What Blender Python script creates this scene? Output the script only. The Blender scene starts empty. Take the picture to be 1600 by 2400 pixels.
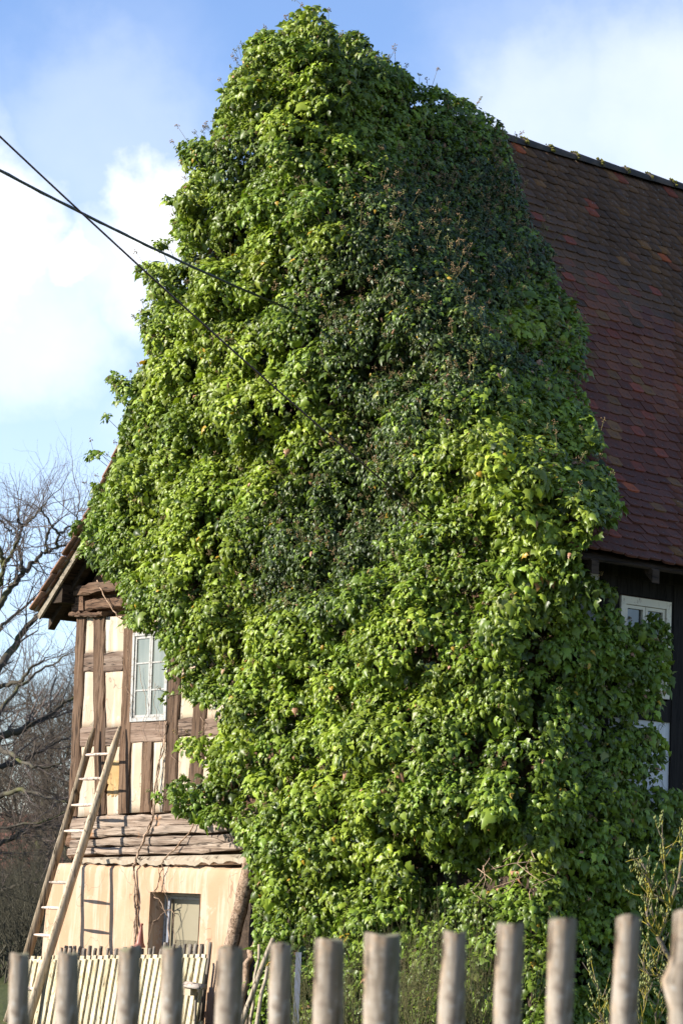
import bpy, math, random
import numpy as np
from math import sin, cos, radians, pi
from mathutils import Matrix, Vector

random.seed(7)
rng = np.random.default_rng(11)
scene = bpy.context.scene
col = scene.collection

# ------------------------------------------------------------------ camera, sky, sun, exposure
F_PX, PITCH, ROLL, CAM_H = 6160.0, radians(8.45), radians(2.4), 1.6      # measured on the 1600 x 2400 photograph
FWD = np.array([0, cos(PITCH), sin(PITCH)])
_r = np.array([1.0, 0, 0]); _u = np.array([0, -sin(PITCH), cos(PITCH)])
RGT = cos(ROLL) * _r + sin(ROLL) * _u
UPV = -sin(ROLL) * _r + cos(ROLL) * _u
CAM = np.array([0, 0, CAM_H])

cam_data = bpy.data.cameras.new("camera")
cam = bpy.data.objects.new("camera", cam_data); col.objects.link(cam)
cam_data.sensor_fit = 'VERTICAL'; cam_data.sensor_height = 36; cam_data.sensor_width = 24
cam_data.lens = 36 * F_PX / 2400
cam_data.clip_start = 0.1; cam_data.clip_end = 5000
cam_data.dof.use_dof = True; cam_data.dof.focus_distance = 28.0; cam_data.dof.aperture_fstop = 4.5
M = Matrix(((RGT[0], UPV[0], -FWD[0], CAM[0]), (RGT[1], UPV[1], -FWD[1], CAM[1]), (RGT[2], UPV[2], -FWD[2], CAM[2]), (0, 0, 0, 1)))
cam.matrix_world = M
scene.camera = cam

SUN_EL = radians(25.5); SUN_H = np.array([-0.969, -0.250]); SUN_H /= np.linalg.norm(SUN_H)
SUN = np.array([SUN_H[0] * cos(SUN_EL), SUN_H[1] * cos(SUN_EL), sin(SUN_EL)])
sl = bpy.data.lights.new("sun", 'SUN'); sl.energy = 5.0; sl.angle = radians(0.5); sl.color = (1.0, 0.93, 0.80)
so = bpy.data.objects.new("sun", sl); col.objects.link(so)
so.rotation_euler = Vector(SUN).to_track_quat('Z', 'Y').to_euler()

scene.view_settings.view_transform = 'Standard'; scene.view_settings.look = 'None'
scene.view_settings.exposure = 1.1; scene.view_settings.gamma = 1.0
scene.view_settings.use_curve_mapping = False


def px_ray(x, y):
    return FWD + RGT * (x - 800) / F_PX - UPV * (y - 1200) / F_PX


def px_at(x, y, dist):                       # point measured in the photograph at a given distance in front of the camera
    return CAM + px_ray(x, y) * dist


def proj(P):
    d = np.asarray(P, float) - CAM
    z = d @ FWD
    return np.stack([800 + F_PX * (d @ RGT) / z, 1200 - F_PX * (d @ UPV) / z], -1)


world = bpy.data.worlds.new("World"); scene.world = world; world.use_nodes = True
nt = world.node_tree; nt.nodes.clear()
N = nt.nodes.new; L = nt.links.new


def wmath(op, a, b=None, c=None, clamp=False):
    n = N('ShaderNodeMath'); n.operation = op; n.use_clamp = clamp
    for i, v in enumerate((a, b, c)):
        if v is None: continue
        if isinstance(v, (int, float)): n.inputs[i].default_value = v
        else: L(v, n.inputs[i])
    return n.outputs[0]


sky = N('ShaderNodeTexSky'); sky.sky_type = 'NISHITA'; sky.sun_disc = False
sky.sun_elevation = SUN_EL; sky.sun_rotation = math.atan2(SUN[0], SUN[1])
sky.air_density = 1.0; sky.dust_density = 0.0; sky.ozone_density = 4.0
tc = N('ShaderNodeTexCoord')
dirv = tc.outputs['Generated']
nz = N('ShaderNodeTexNoise'); nz.inputs['Scale'].default_value = 5.0; nz.inputs['Detail'].default_value = 6; nz.inputs['Roughness'].default_value = 0.5
L(dirv, nz.inputs['Vector'])
nz2 = N('ShaderNodeTexNoise'); nz2.inputs['Scale'].default_value = 22.0; nz2.inputs['Detail'].default_value = 5; nz2.inputs['Roughness'].default_value = 0.55
L(dirv, nz2.inputs['Vector'])
# cumulus banks: centre (photo pixel), radius in radians, weight
wz = N('ShaderNodeTexNoise'); wz.inputs['Scale'].default_value = 26.0; wz.inputs['Detail'].default_value = 8; wz.inputs['Roughness'].default_value = .6; L(dirv, wz.inputs['Vector'])
w1 = N('ShaderNodeVectorMath'); w1.operation = 'SUBTRACT'; L(wz.outputs['Color'], w1.inputs[0]); w1.inputs[1].default_value = (.5, .5, .5)
w2 = N('ShaderNodeVectorMath'); w2.operation = 'MULTIPLY_ADD'; L(w1.outputs[0], w2.inputs[0]); w2.inputs[1].default_value = (.05, .05, .05); L(dirv, w2.inputs[2])
acc = None
for (x, y, r, wgt) in [(-70, 560, .040, 1.0), (370, 520, .026, 1.0), (165, 600, .014, .75), (60, 760, .045, .5), (250, 620, .03, .5), (330, 660, .03, .55), (-260, 620, .07, .9), (200, 1000, .07, .18), (150, 1250, .06, .12),
                       (1330, 330, .055, .42), (1600, 260, .06, .50), (250, 330, .05, .25), (700, 1100, .09, .5), (1900, 400, .10, .5), (1250, 200, .05, .18)]:
    d = px_ray(x, y); d = d / np.linalg.norm(d)
    vm = N('ShaderNodeVectorMath'); vm.operation = 'DISTANCE'; L(w2.outputs[0], vm.inputs[0]); vm.inputs[1].default_value = tuple(d)
    mr = N('ShaderNodeMapRange'); mr.interpolation_type = 'SMOOTHERSTEP'
    L(vm.outputs['Value'], mr.inputs['Value']); mr.inputs['From Min'].default_value = r * 1.35; mr.inputs['From Max'].default_value = r * 0.2
    mr.inputs['To Min'].default_value = 0; mr.inputs['To Max'].default_value = wgt
    acc = mr.outputs[0] if acc is None else wmath('MAXIMUM', acc, mr.outputs[0])
edge = wmath('MULTIPLY', wmath('SUBTRACT', nz2.outputs['Fac'], 0.5), 0.55)
edge = wmath('MULTIPLY', edge, wmath('MULTIPLY', acc, 1.0))
blob = wmath('ADD', acc, edge)
gen = N('ShaderNodeMapRange'); gen.interpolation_type = 'SMOOTHSTEP'; L(nz.outputs['Fac'], gen.inputs['Value'])
gen.inputs['From Min'].default_value = 0.50; gen.inputs['From Max'].default_value = 0.75; gen.inputs['To Max'].default_value = 0.25
dens = wmath('MAXIMUM', blob, gen.outputs[0], clamp=True)
mixc = N('ShaderNodeMix'); mixc.data_type = 'RGBA'; L(dens, mixc.inputs['Factor'])
SKY_GAIN = N('ShaderNodeVectorMath'); SKY_GAIN.operation = 'MULTIPLY'; L(sky.outputs['Color'], SKY_GAIN.inputs[0])
SKY_GAIN.inputs[1].default_value = (1.10, 1.0, 1.04)
L(SKY_GAIN.outputs[0], mixc.inputs['A']); mixc.inputs['B'].default_value = (6.0, 6.05, 6.1, 1)
bg = N('ShaderNodeBackground'); bg.inputs['Strength'].default_value = 0.114
L(mixc.outputs['Result'], bg.inputs['Color'])
wo = N('ShaderNodeOutputWorld'); L(bg.outputs[0], wo.inputs['Surface'])

# ------------------------------------------------------------------ helpers
TH = radians(38)
AX_A = np.array([-sin(TH), cos(TH), 0])      # along the gable, from the near corner to the far left corner
AX_B = np.array([cos(TH), sin(TH), 0])       # along the side wall, away from the camera
_d = px_ray(1310, 1600)
K = CAM + _d * 26.5 / _d[1]; K[2] = 0         # foot of the near corner of the house
HROT = math.atan2(-AX_A[1], -AX_A[0])
W_H, Z_EAVE, Z_RIDGE = 9.05, 5.2, 11.18


def house_empty(name, loc=None):
    o = bpy.data.objects.new(name, None); col.objects.link(o)
    o.location = K if loc is None else loc
    o.rotation_euler = (0, 0, HROT)
    return o


def to_world(P):                             # house coordinates (x = -a, y = b, z)
    P = np.asarray(P, float)
    return K + P[..., 0:1] * (-AX_A) + P[..., 1:2] * AX_B + P[..., 2:3] * np.array([0, 0, 1.0])


def to_house(P):
    q = np.asarray(P, float) - K
    return np.stack([-(q @ AX_A), q @ AX_B, q[..., 2]], -1)


def G(x, y, off=0.0):                        # photo pixel -> (a, z) on the gable plane moved out by off
    d = px_ray(x, y); P0 = K - AX_B * off
    t = ((P0 - CAM) @ AX_B) / (d @ AX_B)
    q = CAM + d * t - K
    return np.array([q @ AX_A, q[2]])


def S(x, y, off=0.0):                        # photo pixel -> (b, z) on the side wall plane
    d = px_ray(x, y); P0 = K - AX_A * off
    t = ((P0 - CAM) @ AX_A) / (d @ AX_A)
    q = CAM + d * t - K
    return np.array([q @ AX_B, q[2]])


def mesh_obj(name, v, f, mat, parent=None, smooth=False):
    me = bpy.data.meshes.new(name)
    me.from_pydata([tuple(map(float, p)) for p in v], [], [tuple(int(i) for i in q) for q in f])
    if smooth: me.polygons.foreach_set('use_smooth', [True] * len(me.polygons))
    if mat: me.materials.append(mat)
    me.update()
    o = bpy.data.objects.new(name, me); col.objects.link(o)
    if parent: o.parent = parent
    return o


def big_mesh(name, V, Fc, mat, parent=None, colors=None, smooth=False):
    """V (n,3), Fc (m,3) triangles, colors (n,4) -> mesh object, fast"""
    me = bpy.data.meshes.new(name)
    V = np.ascontiguousarray(V, np.float32); Fc = np.ascontiguousarray(Fc, np.int32)
    me.vertices.add(len(V)); me.vertices.foreach_set('co', V.ravel())
    me.loops.add(Fc.size); me.loops.foreach_set('vertex_index', Fc.ravel())
    me.polygons.add(len(Fc))
    me.polygons.foreach_set('loop_start', np.arange(0, Fc.size, 3, dtype=np.int32))
    if smooth: me.polygons.foreach_set('use_smooth', np.ones(len(Fc), bool))
    if colors is not None:
        at = me.color_attributes.new('tint', 'FLOAT_COLOR', 'POINT')
        at.data.foreach_set('color', np.ascontiguousarray(colors, np.float32).ravel())
    me.materials.append(mat); me.update(); me.validate()
    o = bpy.data.objects.new(name, me); col.objects.link(o)
    if parent: o.parent = parent
    return o


def share(name, me, parent=None):
    o = bpy.data.objects.new(name, me); col.objects.link(o)
    if parent: o.parent = parent
    return o


def empty(name, loc=(0, 0, 0)):
    o = bpy.data.objects.new(name, None); col.objects.link(o); o.location = tuple(map(float, loc)); return o


def tag(o, label, cat, group=None):
    o['label'] = label; o['category'] = cat
    if group: o['group'] = group
    return o


class MB:
    def __init__(s): s.v = []; s.f = []

    def add(s, v, f):
        k = len(s.v); s.v.extend([tuple(p) for p in v]); s.f.extend([tuple(i + k for i in q) for q in f])

    def box(s, x0, x1, y0, y1, z0, z1):
        v = [(x0, y0, z0), (x1, y0, z0), (x1, y1, z0), (x0, y1, z0), (x0, y0, z1), (x1, y0, z1), (x1, y1, z1), (x0, y1, z1)]
        s.add(v, [(0, 3, 2, 1), (4, 5, 6, 7), (0, 1, 5, 4), (1, 2, 6, 5), (2, 3, 7, 6), (3, 0, 4, 7)])

    def tube(s, pts, rad, n=6, cap=True):
        v, f = tube(pts, rad, n, cap); s.add(v, f)

    def build(s, name, mat, parent=None, smooth=False):
        return mesh_obj(name, s.v, s.f, mat, parent, smooth)


def tube(pts, rad, n=6, cap=True):
    pts = np.asarray(pts, float); m = len(pts)
    if np.isscalar(rad): rad = [rad] * m
    tg = np.zeros_like(pts); tg[1:-1] = pts[2:] - pts[:-2]; tg[0] = pts[1] - pts[0]; tg[-1] = pts[-1] - pts[-2]
    v, f = [], []
    ref = np.array([0, 0, 1.0]) if abs(tg[0][2]) < .9 * np.linalg.norm(tg[0]) else np.array([1.0, 0, 0])
    for i in range(m):
        t = tg[i] / (np.linalg.norm(tg[i]) + 1e-9)
        e1 = np.cross(t, ref); e1 /= np.linalg.norm(e1) + 1e-9; e2 = np.cross(t, e1); ref = -np.cross(t, e1) if False else ref
        for k in range(n):
            a = 2 * pi * k / n
            v.append(pts[i] + rad[i] * (cos(a) * e1 + sin(a) * e2))
    for i in range(m - 1):
        for k in range(n):
            f.append((i * n + k, i * n + (k + 1) % n, (i + 1) * n + (k + 1) % n, (i + 1) * n + k))
    if cap:
        f.append(tuple(range(n))[::-1]); f.append(tuple((m - 1) * n + k for k in range(n)))
    return v, f


def tubes_tri(segs, n=3):
    """many straight tapered segments: segs (m,8) p0 p1 r0 r1 -> V, F (numpy triangles)"""
    s = np.asarray(segs, float); m = len(s)
    p0, p1, r0, r1 = s[:, 0:3], s[:, 3:6], s[:, 6], s[:, 7]
    t = p1 - p0; t /= np.linalg.norm(t, axis=1, keepdims=True) + 1e-9
    ref = np.where(np.abs(t[:, 2:3]) < .9, np.array([[0, 0, 1.0]]), np.array([[1.0, 0, 0]]))
    e1 = np.cross(t, ref); e1 /= np.linalg.norm(e1, axis=1, keepdims=True) + 1e-9
    e2 = np.cross(t, e1)
    V = np.zeros((m, 2 * n, 3))
    for k in range(n):
        a = 2 * pi * k / n
        o = cos(a) * e1 + sin(a) * e2
        V[:, k] = p0 + o * r0[:, None]; V[:, n + k] = p1 + o * r1[:, None]
    fs = []
    for k in range(n):
        k2 = (k + 1) % n
        fs += [(k, k2, n + k2), (k, n + k2, n + k)]
    Fc = (np.array(fs)[None] + (np.arange(m) * 2 * n)[:, None, None]).reshape(-1, 3)
    return V.reshape(-1, 3), Fc


def _hash(ix, iy, s):
    h = np.sin(ix * 127.1 + iy * 311.7 + s * 74.7) * 43758.5453
    return h - np.floor(h)


def vnoise(x, y, s=0):
    x = np.asarray(x, float); y = np.asarray(y, float)
    ix, iy = np.floor(x), np.floor(y); fx, fy = x - ix, y - iy
    fx = fx * fx * (3 - 2 * fx); fy = fy * fy * (3 - 2 * fy)
    a, b = _hash(ix, iy, s), _hash(ix + 1, iy, s); c, d = _hash(ix, iy + 1, s), _hash(ix + 1, iy + 1, s)
    return a + (b - a) * fx + (c - a) * fy + (a - b - c + d) * fx * fy


def fbm(x, y, s=0, o=3):
    r, w, t = 0, 1, 0
    for i in range(o):
        r = r + w * vnoise(np.asarray(x) * 2 ** i, np.asarray(y) * 2 ** i, s + i * 13); t += w; w *= .5
    return r / t


def in_poly(P, poly):
    x, y = P[:, 0], P[:, 1]; ins = np.zeros(len(P), bool); n = len(poly)
    for i in range(n):
        x0, y0 = poly[i]; x1, y1 = poly[(i + 1) % n]
        c = ((y0 > y) != (y1 > y)) & (x < (x1 - x0) * (y - y0) / (y1 - y0 + 1e-12) + x0)
        ins ^= c
    return ins


# ------------------------------------------------------------------ materials
class Mat:
    def __init__(s, name, rough=.8, spec=.3):
        s.m = bpy.data.materials.new(name); s.m.use_nodes = True; s.t = s.m.node_tree
        s.b = s.t.nodes['Principled BSDF']; s.b.inputs['Roughness'].default_value = rough
        s.b.inputs['Specular IOR Level'].default_value = spec
        s.tc = s.t.nodes.new('ShaderNodeTexCoord')

    def n(s, k): return s.t.nodes.new(k)
    def l(s, a, b): s.t.links.new(a, b)

    def noise(s, scale, detail=5, rough=.55, vec=(1, 1, 1), src='Object', dist=0):
        mp = s.n('ShaderNodeMapping'); mp.inputs['Scale'].default_value = vec
        s.l(s.tc.outputs[src] if isinstance(src, str) else src, mp.inputs['Vector'])
        nz = s.n('ShaderNodeTexNoise'); nz.inputs['Scale'].default_value = scale; nz.inputs['Detail'].default_value = detail
        nz.inputs['Roughness'].default_value = rough; nz.inputs['Distortion'].default_value = dist
        s.l(mp.outputs[0], nz.inputs['Vector']); return nz.outputs['Fac']

    def ramp(s, fac, stops):
        r = s.n('ShaderNodeValToRGB'); e = r.color_ramp.elements
        while len(e) > 1: e.remove(e[-1])
        e[0].position = stops[0][0]; e[0].color = (*stops[0][1], 1)
        for p, c in stops[1:]:
            q = e.new(p); q.color = (*c, 1)
        s.l(fac, r.inputs['Fac']); return r.outputs['Color']

    def mix(s, fac, a, b, mode='MIX'):
        m = s.n('ShaderNodeMix'); m.data_type = 'RGBA'; m.blend_type = mode
        for k, v in (('Factor', fac), ('A', a), ('B', b)):
            if hasattr(v, 'is_linked'): s.l(v, m.inputs[k])
            elif k == 'Factor': m.inputs[k].default_value = v
            else: m.inputs[k].default_value = (*v, 1)
        return m.outputs['Result']

    def math(s, op, a, b):
        m = s.n('ShaderNodeMath'); m.operation = op
        for i, v in enumerate((a, b)):
            if hasattr(v, 'is_linked'): s.l(v, m.inputs[i])
            else: m.inputs[i].default_value = v
        return m.outputs[0]

    def step(s, v, lo, hi):
        m = s.n('ShaderNodeMapRange'); m.interpolation_type = 'SMOOTHSTEP'; s.l(v, m.inputs['Value'])
        m.inputs['From Min'].default_value = lo; m.inputs['From Max'].default_value = hi; return m.outputs[0]

    def crack(s, scale, vec, width, src='Object', detail=3):
        d = s.math('ABSOLUTE', s.math('SUBTRACT', s.noise(scale, detail, .55, vec, src), .5), 0)
        return s.math('SUBTRACT', 1.0, s.step(d, width * .3, width))

    def rand(s): return s.n('ShaderNodeObjectInfo').outputs['Random']
    def attr(s, nm='tint'):
        a = s.n('ShaderNodeAttribute'); a.attribute_name = nm; return a.outputs['Color']

    def color(s, c):
        if hasattr(c, 'is_linked'): s.l(c, s.b.inputs['Base Color'])
        else: s.b.inputs['Base Color'].default_value = (*c, 1)

    def bump(s, h, strength=.4, dist=.01):
        b = s.n('ShaderNodeBump'); b.inputs['Strength'].default_value = strength; b.inputs['Distance'].default_value = dist
        s.l(h, b.inputs['Height']); s.l(b.outputs[0], s.b.inputs['Normal'])


def wood(name, vec, dark, mid, light, crack=.5, scale=1.0, rough=.85, src='Object', patch=None, k=.68):
    dark, mid, light = [tuple(x * k for x in q) for q in (dark, mid, light)]
    m = Mat(name, rough, .2)
    g = m.noise(3.0 * scale, 8, .65, vec, src, .4)
    fine = m.noise(11 * scale, 4, .6, vec, src)
    blot = m.noise(1.6, 3, .5, (1, 1, 1), src)
    c = m.ramp(g, [(.34, dark), (.48, mid), (.64, light)])
    c = m.mix(m.step(fine, .56, .66), c, tuple(x * .30 for x in dark))
    c = m.mix(m.math('MULTIPLY', m.step(blot, .45, .75), .45), c, light)
    c = m.mix(m.math('MULTIPLY', m.crack(1.3 * scale, vec, .016, src, 2), .9), c, tuple(x * .18 for x in dark))
    c = m.mix(m.math('MULTIPLY', m.step(m.noise(.9 * scale, 3, .5, vec, src), .56, .68), .6), c, tuple(.75 * x + .02 for x in light))
    if patch: c = m.mix(m.step(m.noise(2.3, 4, .6, (1, 1, 1), src), .60, .70), c, patch)
    rnd = m.rand()
    c = m.mix(m.math('MULTIPLY', rnd, .35), c, mid)
    hsv = m.n('ShaderNodeHueSaturation'); m.l(c, hsv.inputs['Color'])
    m.l(m.math('ADD', m.math('MULTIPLY', rnd, .45), .78), hsv.inputs['Value'])
    m.color(hsv.outputs[0])
    m.bump(m.math('ADD', g, m.math('MULTIPLY', fine, .6)), crack, .012)
    return m.m


VERT, HORX = (7, 7, .45), (.45, 7, 7)
M_POST = wood('oak_post', VERT, (.040, .021, .012), (.125, .072, .042), (.23, .15, .10))
M_RAIL = wood('oak_rail', HORX, (.075, .045, .030), (.20, .135, .10), (.36, .27, .21))
M_SILL = wood('sill_beam_wood', (.4, 7, 7), (.10, .062, .044), (.29, .215, .165), (.48, .39, .315), .8, patch=(.34, .15, .05))
M_PLATE = wood('eave_beam_wood', (.5, 8, 8), (.05, .026, .015), (.16, .09, .055), (.27, .17, .11), .8)
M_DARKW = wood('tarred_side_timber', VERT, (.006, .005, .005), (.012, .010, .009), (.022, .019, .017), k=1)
M_BARGE = wood('bargeboard_wood', (4, 4, 4), (.12, .095, .07), (.25, .21, .16), (.36, .31, .24))
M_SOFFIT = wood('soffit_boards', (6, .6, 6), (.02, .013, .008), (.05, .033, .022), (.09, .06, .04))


def plaster(name, base, alt, streak, dirt, k=.62):
    base, alt, streak, dirt = [tuple(x * k for x in q) for q in (base, alt, streak, dirt)]
    m = Mat(name, .92, .15)
    c = m.mix(m.step(m.noise(1.6, 5, .6), .38, .62), base, alt)
    c = m.mix(m.math('MULTIPLY', m.step(m.noise(9, 6, .65, (1, 1, .10)), .48, .62), .85), c, streak)
    c = m.mix(m.math('MULTIPLY', m.step(m.noise(9, 6, .7, (1, 1, .5)), .60, .78), .55), c, dirt)
    c = m.mix(m.math('MULTIPLY', m.crack(1.9, (1, 1, .8), .006), .6), c, tuple(x * .35 for x in dirt))
    c = m.mix(m.math('MULTIPLY', m.step(m.noise(3.1, 6, .7), .60, .66), .8), c, streak)
    c = m.mix(m.math('MULTIPLY', m.rand(), .35), c, alt)
    m.color(c)
    m.bump(m.math('ADD', m.noise(7, 6, .6), m.math('MULTIPLY', m.noise(60, 3, .6), .3)), .5, .012)
    return m.m


M_PANEL = plaster('cream_infill_plaster', (.74, .62, .45), (.72, .54, .40), (.78, .74, .65), (.38, .30, .22), k=.54)
M_BASEW = plaster('ochre_ground_floor_plaster', (.78, .58, .40), (.74, .46, .29), (.84, .74, .60), (.38, .27, .18), k=.52)
M_LEDGE = plaster('grey_mortar_ledge', (.62, .52, .40), (.55, .45, .34), (.68, .60, .48), (.35, .28, .20))
M_CLAY = plaster('bare_clay_fill', (.62, .44, .22), (.54, .34, .15), (.66, .5, .3), (.3, .18, .08))
M_WHITEP = plaster('white_side_plaster', (.62, .62, .62), (.55, .55, .55), (.66, .66, .66), (.4, .4, .4), k=1)

_m = Mat('white_window_paint', .55, .4)
_m.color(_m.mix(_m.step(_m.noise(22, 5, .7), .50, .66), (.33, .325, .31), (.17, .14, .11))); _m.bump(_m.noise(50, 3), .3, .004); M_WPAINT = _m.m
_m = Mat('cream_window_paint', .55, .4)
_m.color(_m.mix(_m.step(_m.noise(15, 5, .7), .58, .72), (.66, .60, .47), (.35, .27, .2))); M_CPAINT = _m.m
_m = Mat('blue_window_paint', .5, .4); _m.color((.19, .20, .24)); M_BPAINT = _m.m
_m = Mat('old_window_glass', .06, .6); _m.color(_m.mix(_m.step(_m.noise(4, 3), .4, .6), (.045, .047, .044), (.09, .09, .08)))
_m.bump(_m.noise(3, 2), .12, .01); M_GLASS = _m.m
_m = Mat('dusty_curtained_glass', .22, .5); _m.color(_m.mix(_m.step(_m.noise(6, 4, .5, (1, 1, .2)), .3, .7), (.13, .15, .135), (.20, .215, .195))); M_CGLASS = _m.m
_m = Mat('tan_curtained_glass', .3, .3); _m.color(_m.mix(_m.noise(3, 4), (.20, .175, .12), (.26, .23, .165))); M_TGLASS = _m.m
_m = Mat('dark_interior', .9, .1); _m.color((.05, .045, .04)); M_DARK = _m.m
_m = Mat('lit_room_wall', .9, .1); _m.color((.36, .31, .23)); M_ROOM = _m.m


def tile_mat():
    m = Mat('old_clay_tile', .75, .14)
    tint = m.attr()
    c = m.mix(m.math('MULTIPLY', m.step(m.noise(14, 5, .65), .45, .7), .55), tint, (.028, .025, .024))
    c = m.mix(m.math('MULTIPLY', m.step(m.noise(34, 3, .5), .68, .74), .8), c, (.30, .34, .33))
    m.color(c); m.bump(m.noise(45, 4), .4, .004)
    return m.m


M_TILE = tile_mat()
_m = Mat('weathered_ridge_tile', .8, .25)
_m.color(_m.mix(_m.step(_m.noise(6, 5, .6), .45, .65), (.045, .040, .036), (.085, .065, .05))); _m.bump(_m.noise(30, 4), .4, .006); M_RIDGE = _m.m
_m = Mat('moss', .95, .1); _m.color(_m.mix(_m.noise(30, 4), (.09, .09, .02), (.22, .20, .05))); _m.bump(_m.noise(60, 3), .6, .02); M_MOSS = _m.m
_m = Mat('red_edge_tile', .8, .2); _m.color(_m.mix(_m.step(_m.noise(8, 5, .6), .4, .65), (.21, .10, .065), (.27, .22, .165))); M_EDGET = _m.m


def leaf_mat(name, rough, spec, trans):
    m = Mat(name, rough, spec)
    c = m.attr()
    c = m.mix(m.math('MULTIPLY', m.step(m.noise(40, 3), .45, .7), .35), c, m.mix(1.0, c, (.6, .7, .6), 'MULTIPLY'))
    m.color(c)
    out = m.t.nodes['Material Output']
    tr = m.n('ShaderNodeBsdfTranslucent'); m.l(m.mix(1.0, c, (1.25, 1.35, .55), 'MULTIPLY'), tr.inputs['Color'])
    ms = m.n('ShaderNodeMixShader'); ms.inputs[0].default_value = trans
    m.l(m.b.outputs[0], ms.inputs[1]); m.l(tr.outputs[0], ms.inputs[2]); m.l(ms.outputs[0], out.inputs['Surface'])
    return m.m


M_LEAF = leaf_mat('ivy_leaf', .40, .32, .20)
_m = Mat('ivy_seed_head', .9, .1); _m.color(_m.attr()); M_SEED = _m.m
M_STEM = wood('ivy_stem_bark', (6, 6, 6), (.13, .08, .05), (.30, .20, .135), (.46, .34, .25), .9, k=1)
M_BARK = None


def bark(name, d, mid, li, moss=None):
    m = Mat(name, .95, .1)
    c = m.ramp(m.noise(3, 6, .65), [(.3, d), (.5, mid), (.72, li)])
    if moss: c = m.mix(m.math('MULTIPLY', m.step(m.noise(1.1, 4), .48, .66), .7), c, moss)
    m.color(c); m.bump(m.noise(12, 5), .6, .03); return m.m


M_BARK = bark('grey_oak_bark', (.035, .030, .024), (.068, .060, .048), (.115, .102, .082), (.10, .105, .035))
M_TWIG = bark('bare_twig', (.075, .060, .055), (.125, .10, .09), (.18, .15, .13))
M_TWIG2 = bark('far_twig', (.06, .048, .038), (.10, .08, .062), (.145, .12, .09))


def fence_wood():
    m = Mat('weathered_round_post', .85, .2)
    g = m.noise(2.4, 7, .6, (9, 9, .8)); cross = m.noise(17, 5, .6, (1, 1, 1.2))
    c = m.ramp(g, [(.30, (.10, .076, .055)), (.48, (.235, .190, .146)), (.66, (.37, .32, .27))])
    c = m.mix(m.math('MULTIPLY', m.step(cross, .50, .64), .6), c, (.15, .11, .085))
    c = m.mix(m.math('MULTIPLY', m.step(m.noise(24, 5, .6), .54, .64), .6), c, (.40, .39, .37))
    c = m.mix(m.math('MULTIPLY', m.step(m.noise(6, 4, .6), .58, .68), .6), c, (.36, .23, .13))
    c = m.mix(m.math('MULTIPLY', m.crack(1.1, (9, 9, .5), .02), .8), c, (.035, .028, .022))
    c = m.mix(m.math('MULTIPLY', m.step(m.noise(11, 2, .4), .66, .70), .85), c, (.05, .036, .026))
    # shade painted as a patchy olive-dark tint on the side away from the sun
    sp = m.n('ShaderNodeSeparateXYZ'); m.l(m.tc.outputs['Object'], sp.inputs[0])
    shade_side = m.math('MULTIPLY', m.step(sp.outputs['X'], -.005, .05), m.step(m.noise(5, 4), .25, .55))
    c = m.mix(m.math('MULTIPLY', shade_side, .75), c, (.085, .082, .035))
    m.color(c); m.bump(m.math('ADD', g, cross), .5, .01); return m.m


M_FENCE = fence_wood()
_m = Mat('cut_post_end', .9, .15); _m.color(_m.mix(_m.noise(9, 4), (.12, .11, .06), (.22, .20, .13))); M_FEND = _m.m
M_SLAT = wood('cream_slat', (8, 8, .8), (.44, .34, .18), (.72, .60, .38), (.80, .74, .56), .2)
M_STAKE = wood('grey_stake', (8, 8, 1), (.10, .085, .07), (.26, .22, .18), (.42, .37, .31), .6)
M_LADDER = wood('ladder_wood', (6, 6, .7), (.22, .16, .10), (.42, .33, .23), (.54, .46, .35), .3, k=.85)
M_RUNG = wood('ladder_rung', (2, 2, 2), (.52, .40, .33), (.68, .54, .46), (.76, .66, .58), .15)
_m = Mat('cable_rubber', .55, .4); _m.color((.016, .02, .02)); M_CABLE = _m.m
_m = Mat('cable_brown', .5, .4); _m.color((.05, .022, .024)); M_CABLE2 = _m.m
_m = Mat('terracotta_glaze', .45, .4); _m.color(_m.mix(_m.noise(9, 4), (.22, .07, .045), (.30, .11, .075))); M_TERRA = _m.m

# ------------------------------------------------------------------ the ground
gm = Mat('grass_ground', .95, .1)
gm.color(gm.mix(gm.noise(.6, 6), (.045, .07, .02), (.10, .095, .04)))
gm.bump(gm.noise(9, 5), .8, .08)
nx = 40
gx = np.concatenate([np.linspace(-2500, -60, 9), np.linspace(-55, 55, 23), np.linspace(60, 2500, 9)])
gy = np.concatenate([np.linspace(-2500, -40, 8), np.linspace(-35, 120, 32), np.linspace(130, 2500, 10)])
GV = [(x, y, .04 * (vnoise(x * .3, y * .3, 5) - .5) - .02) for y in gy for x in gx]
GF = [(j * len(gx) + i, j * len(gx) + i + 1, (j + 1) * len(gx) + i + 1, (j + 1) * len(gx) + i) for j in range(len(gy) - 1) for i in range(len(gx) - 1)]
g = mesh_obj('ground', GV, GF, gm.m, None, True); g['kind'] = 'structure'

# ------------------------------------------------------------------ the farmhouse
house = house_empty('farmhouse')
tag(house, 'old half-timbered farmhouse with steep tiled roof, gable overgrown by ivy', 'house')
HALF = W_H / 2
PROF = [(HALF + .58, 5.16), (HALF - .72, 6.35), (0.0, 11.14)]          # distance from the ridge axis, height
DEPTH = 13.0


def roof_z(d):
    d = abs(d)
    (d0, z0), (d1, z1), (d2, z2) = PROF
    return z0 + (d0 - d) / (d0 - d1) * (z1 - z0) if d > d1 else z1 + (d1 - d) / d1 * (z2 - z1)


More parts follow.
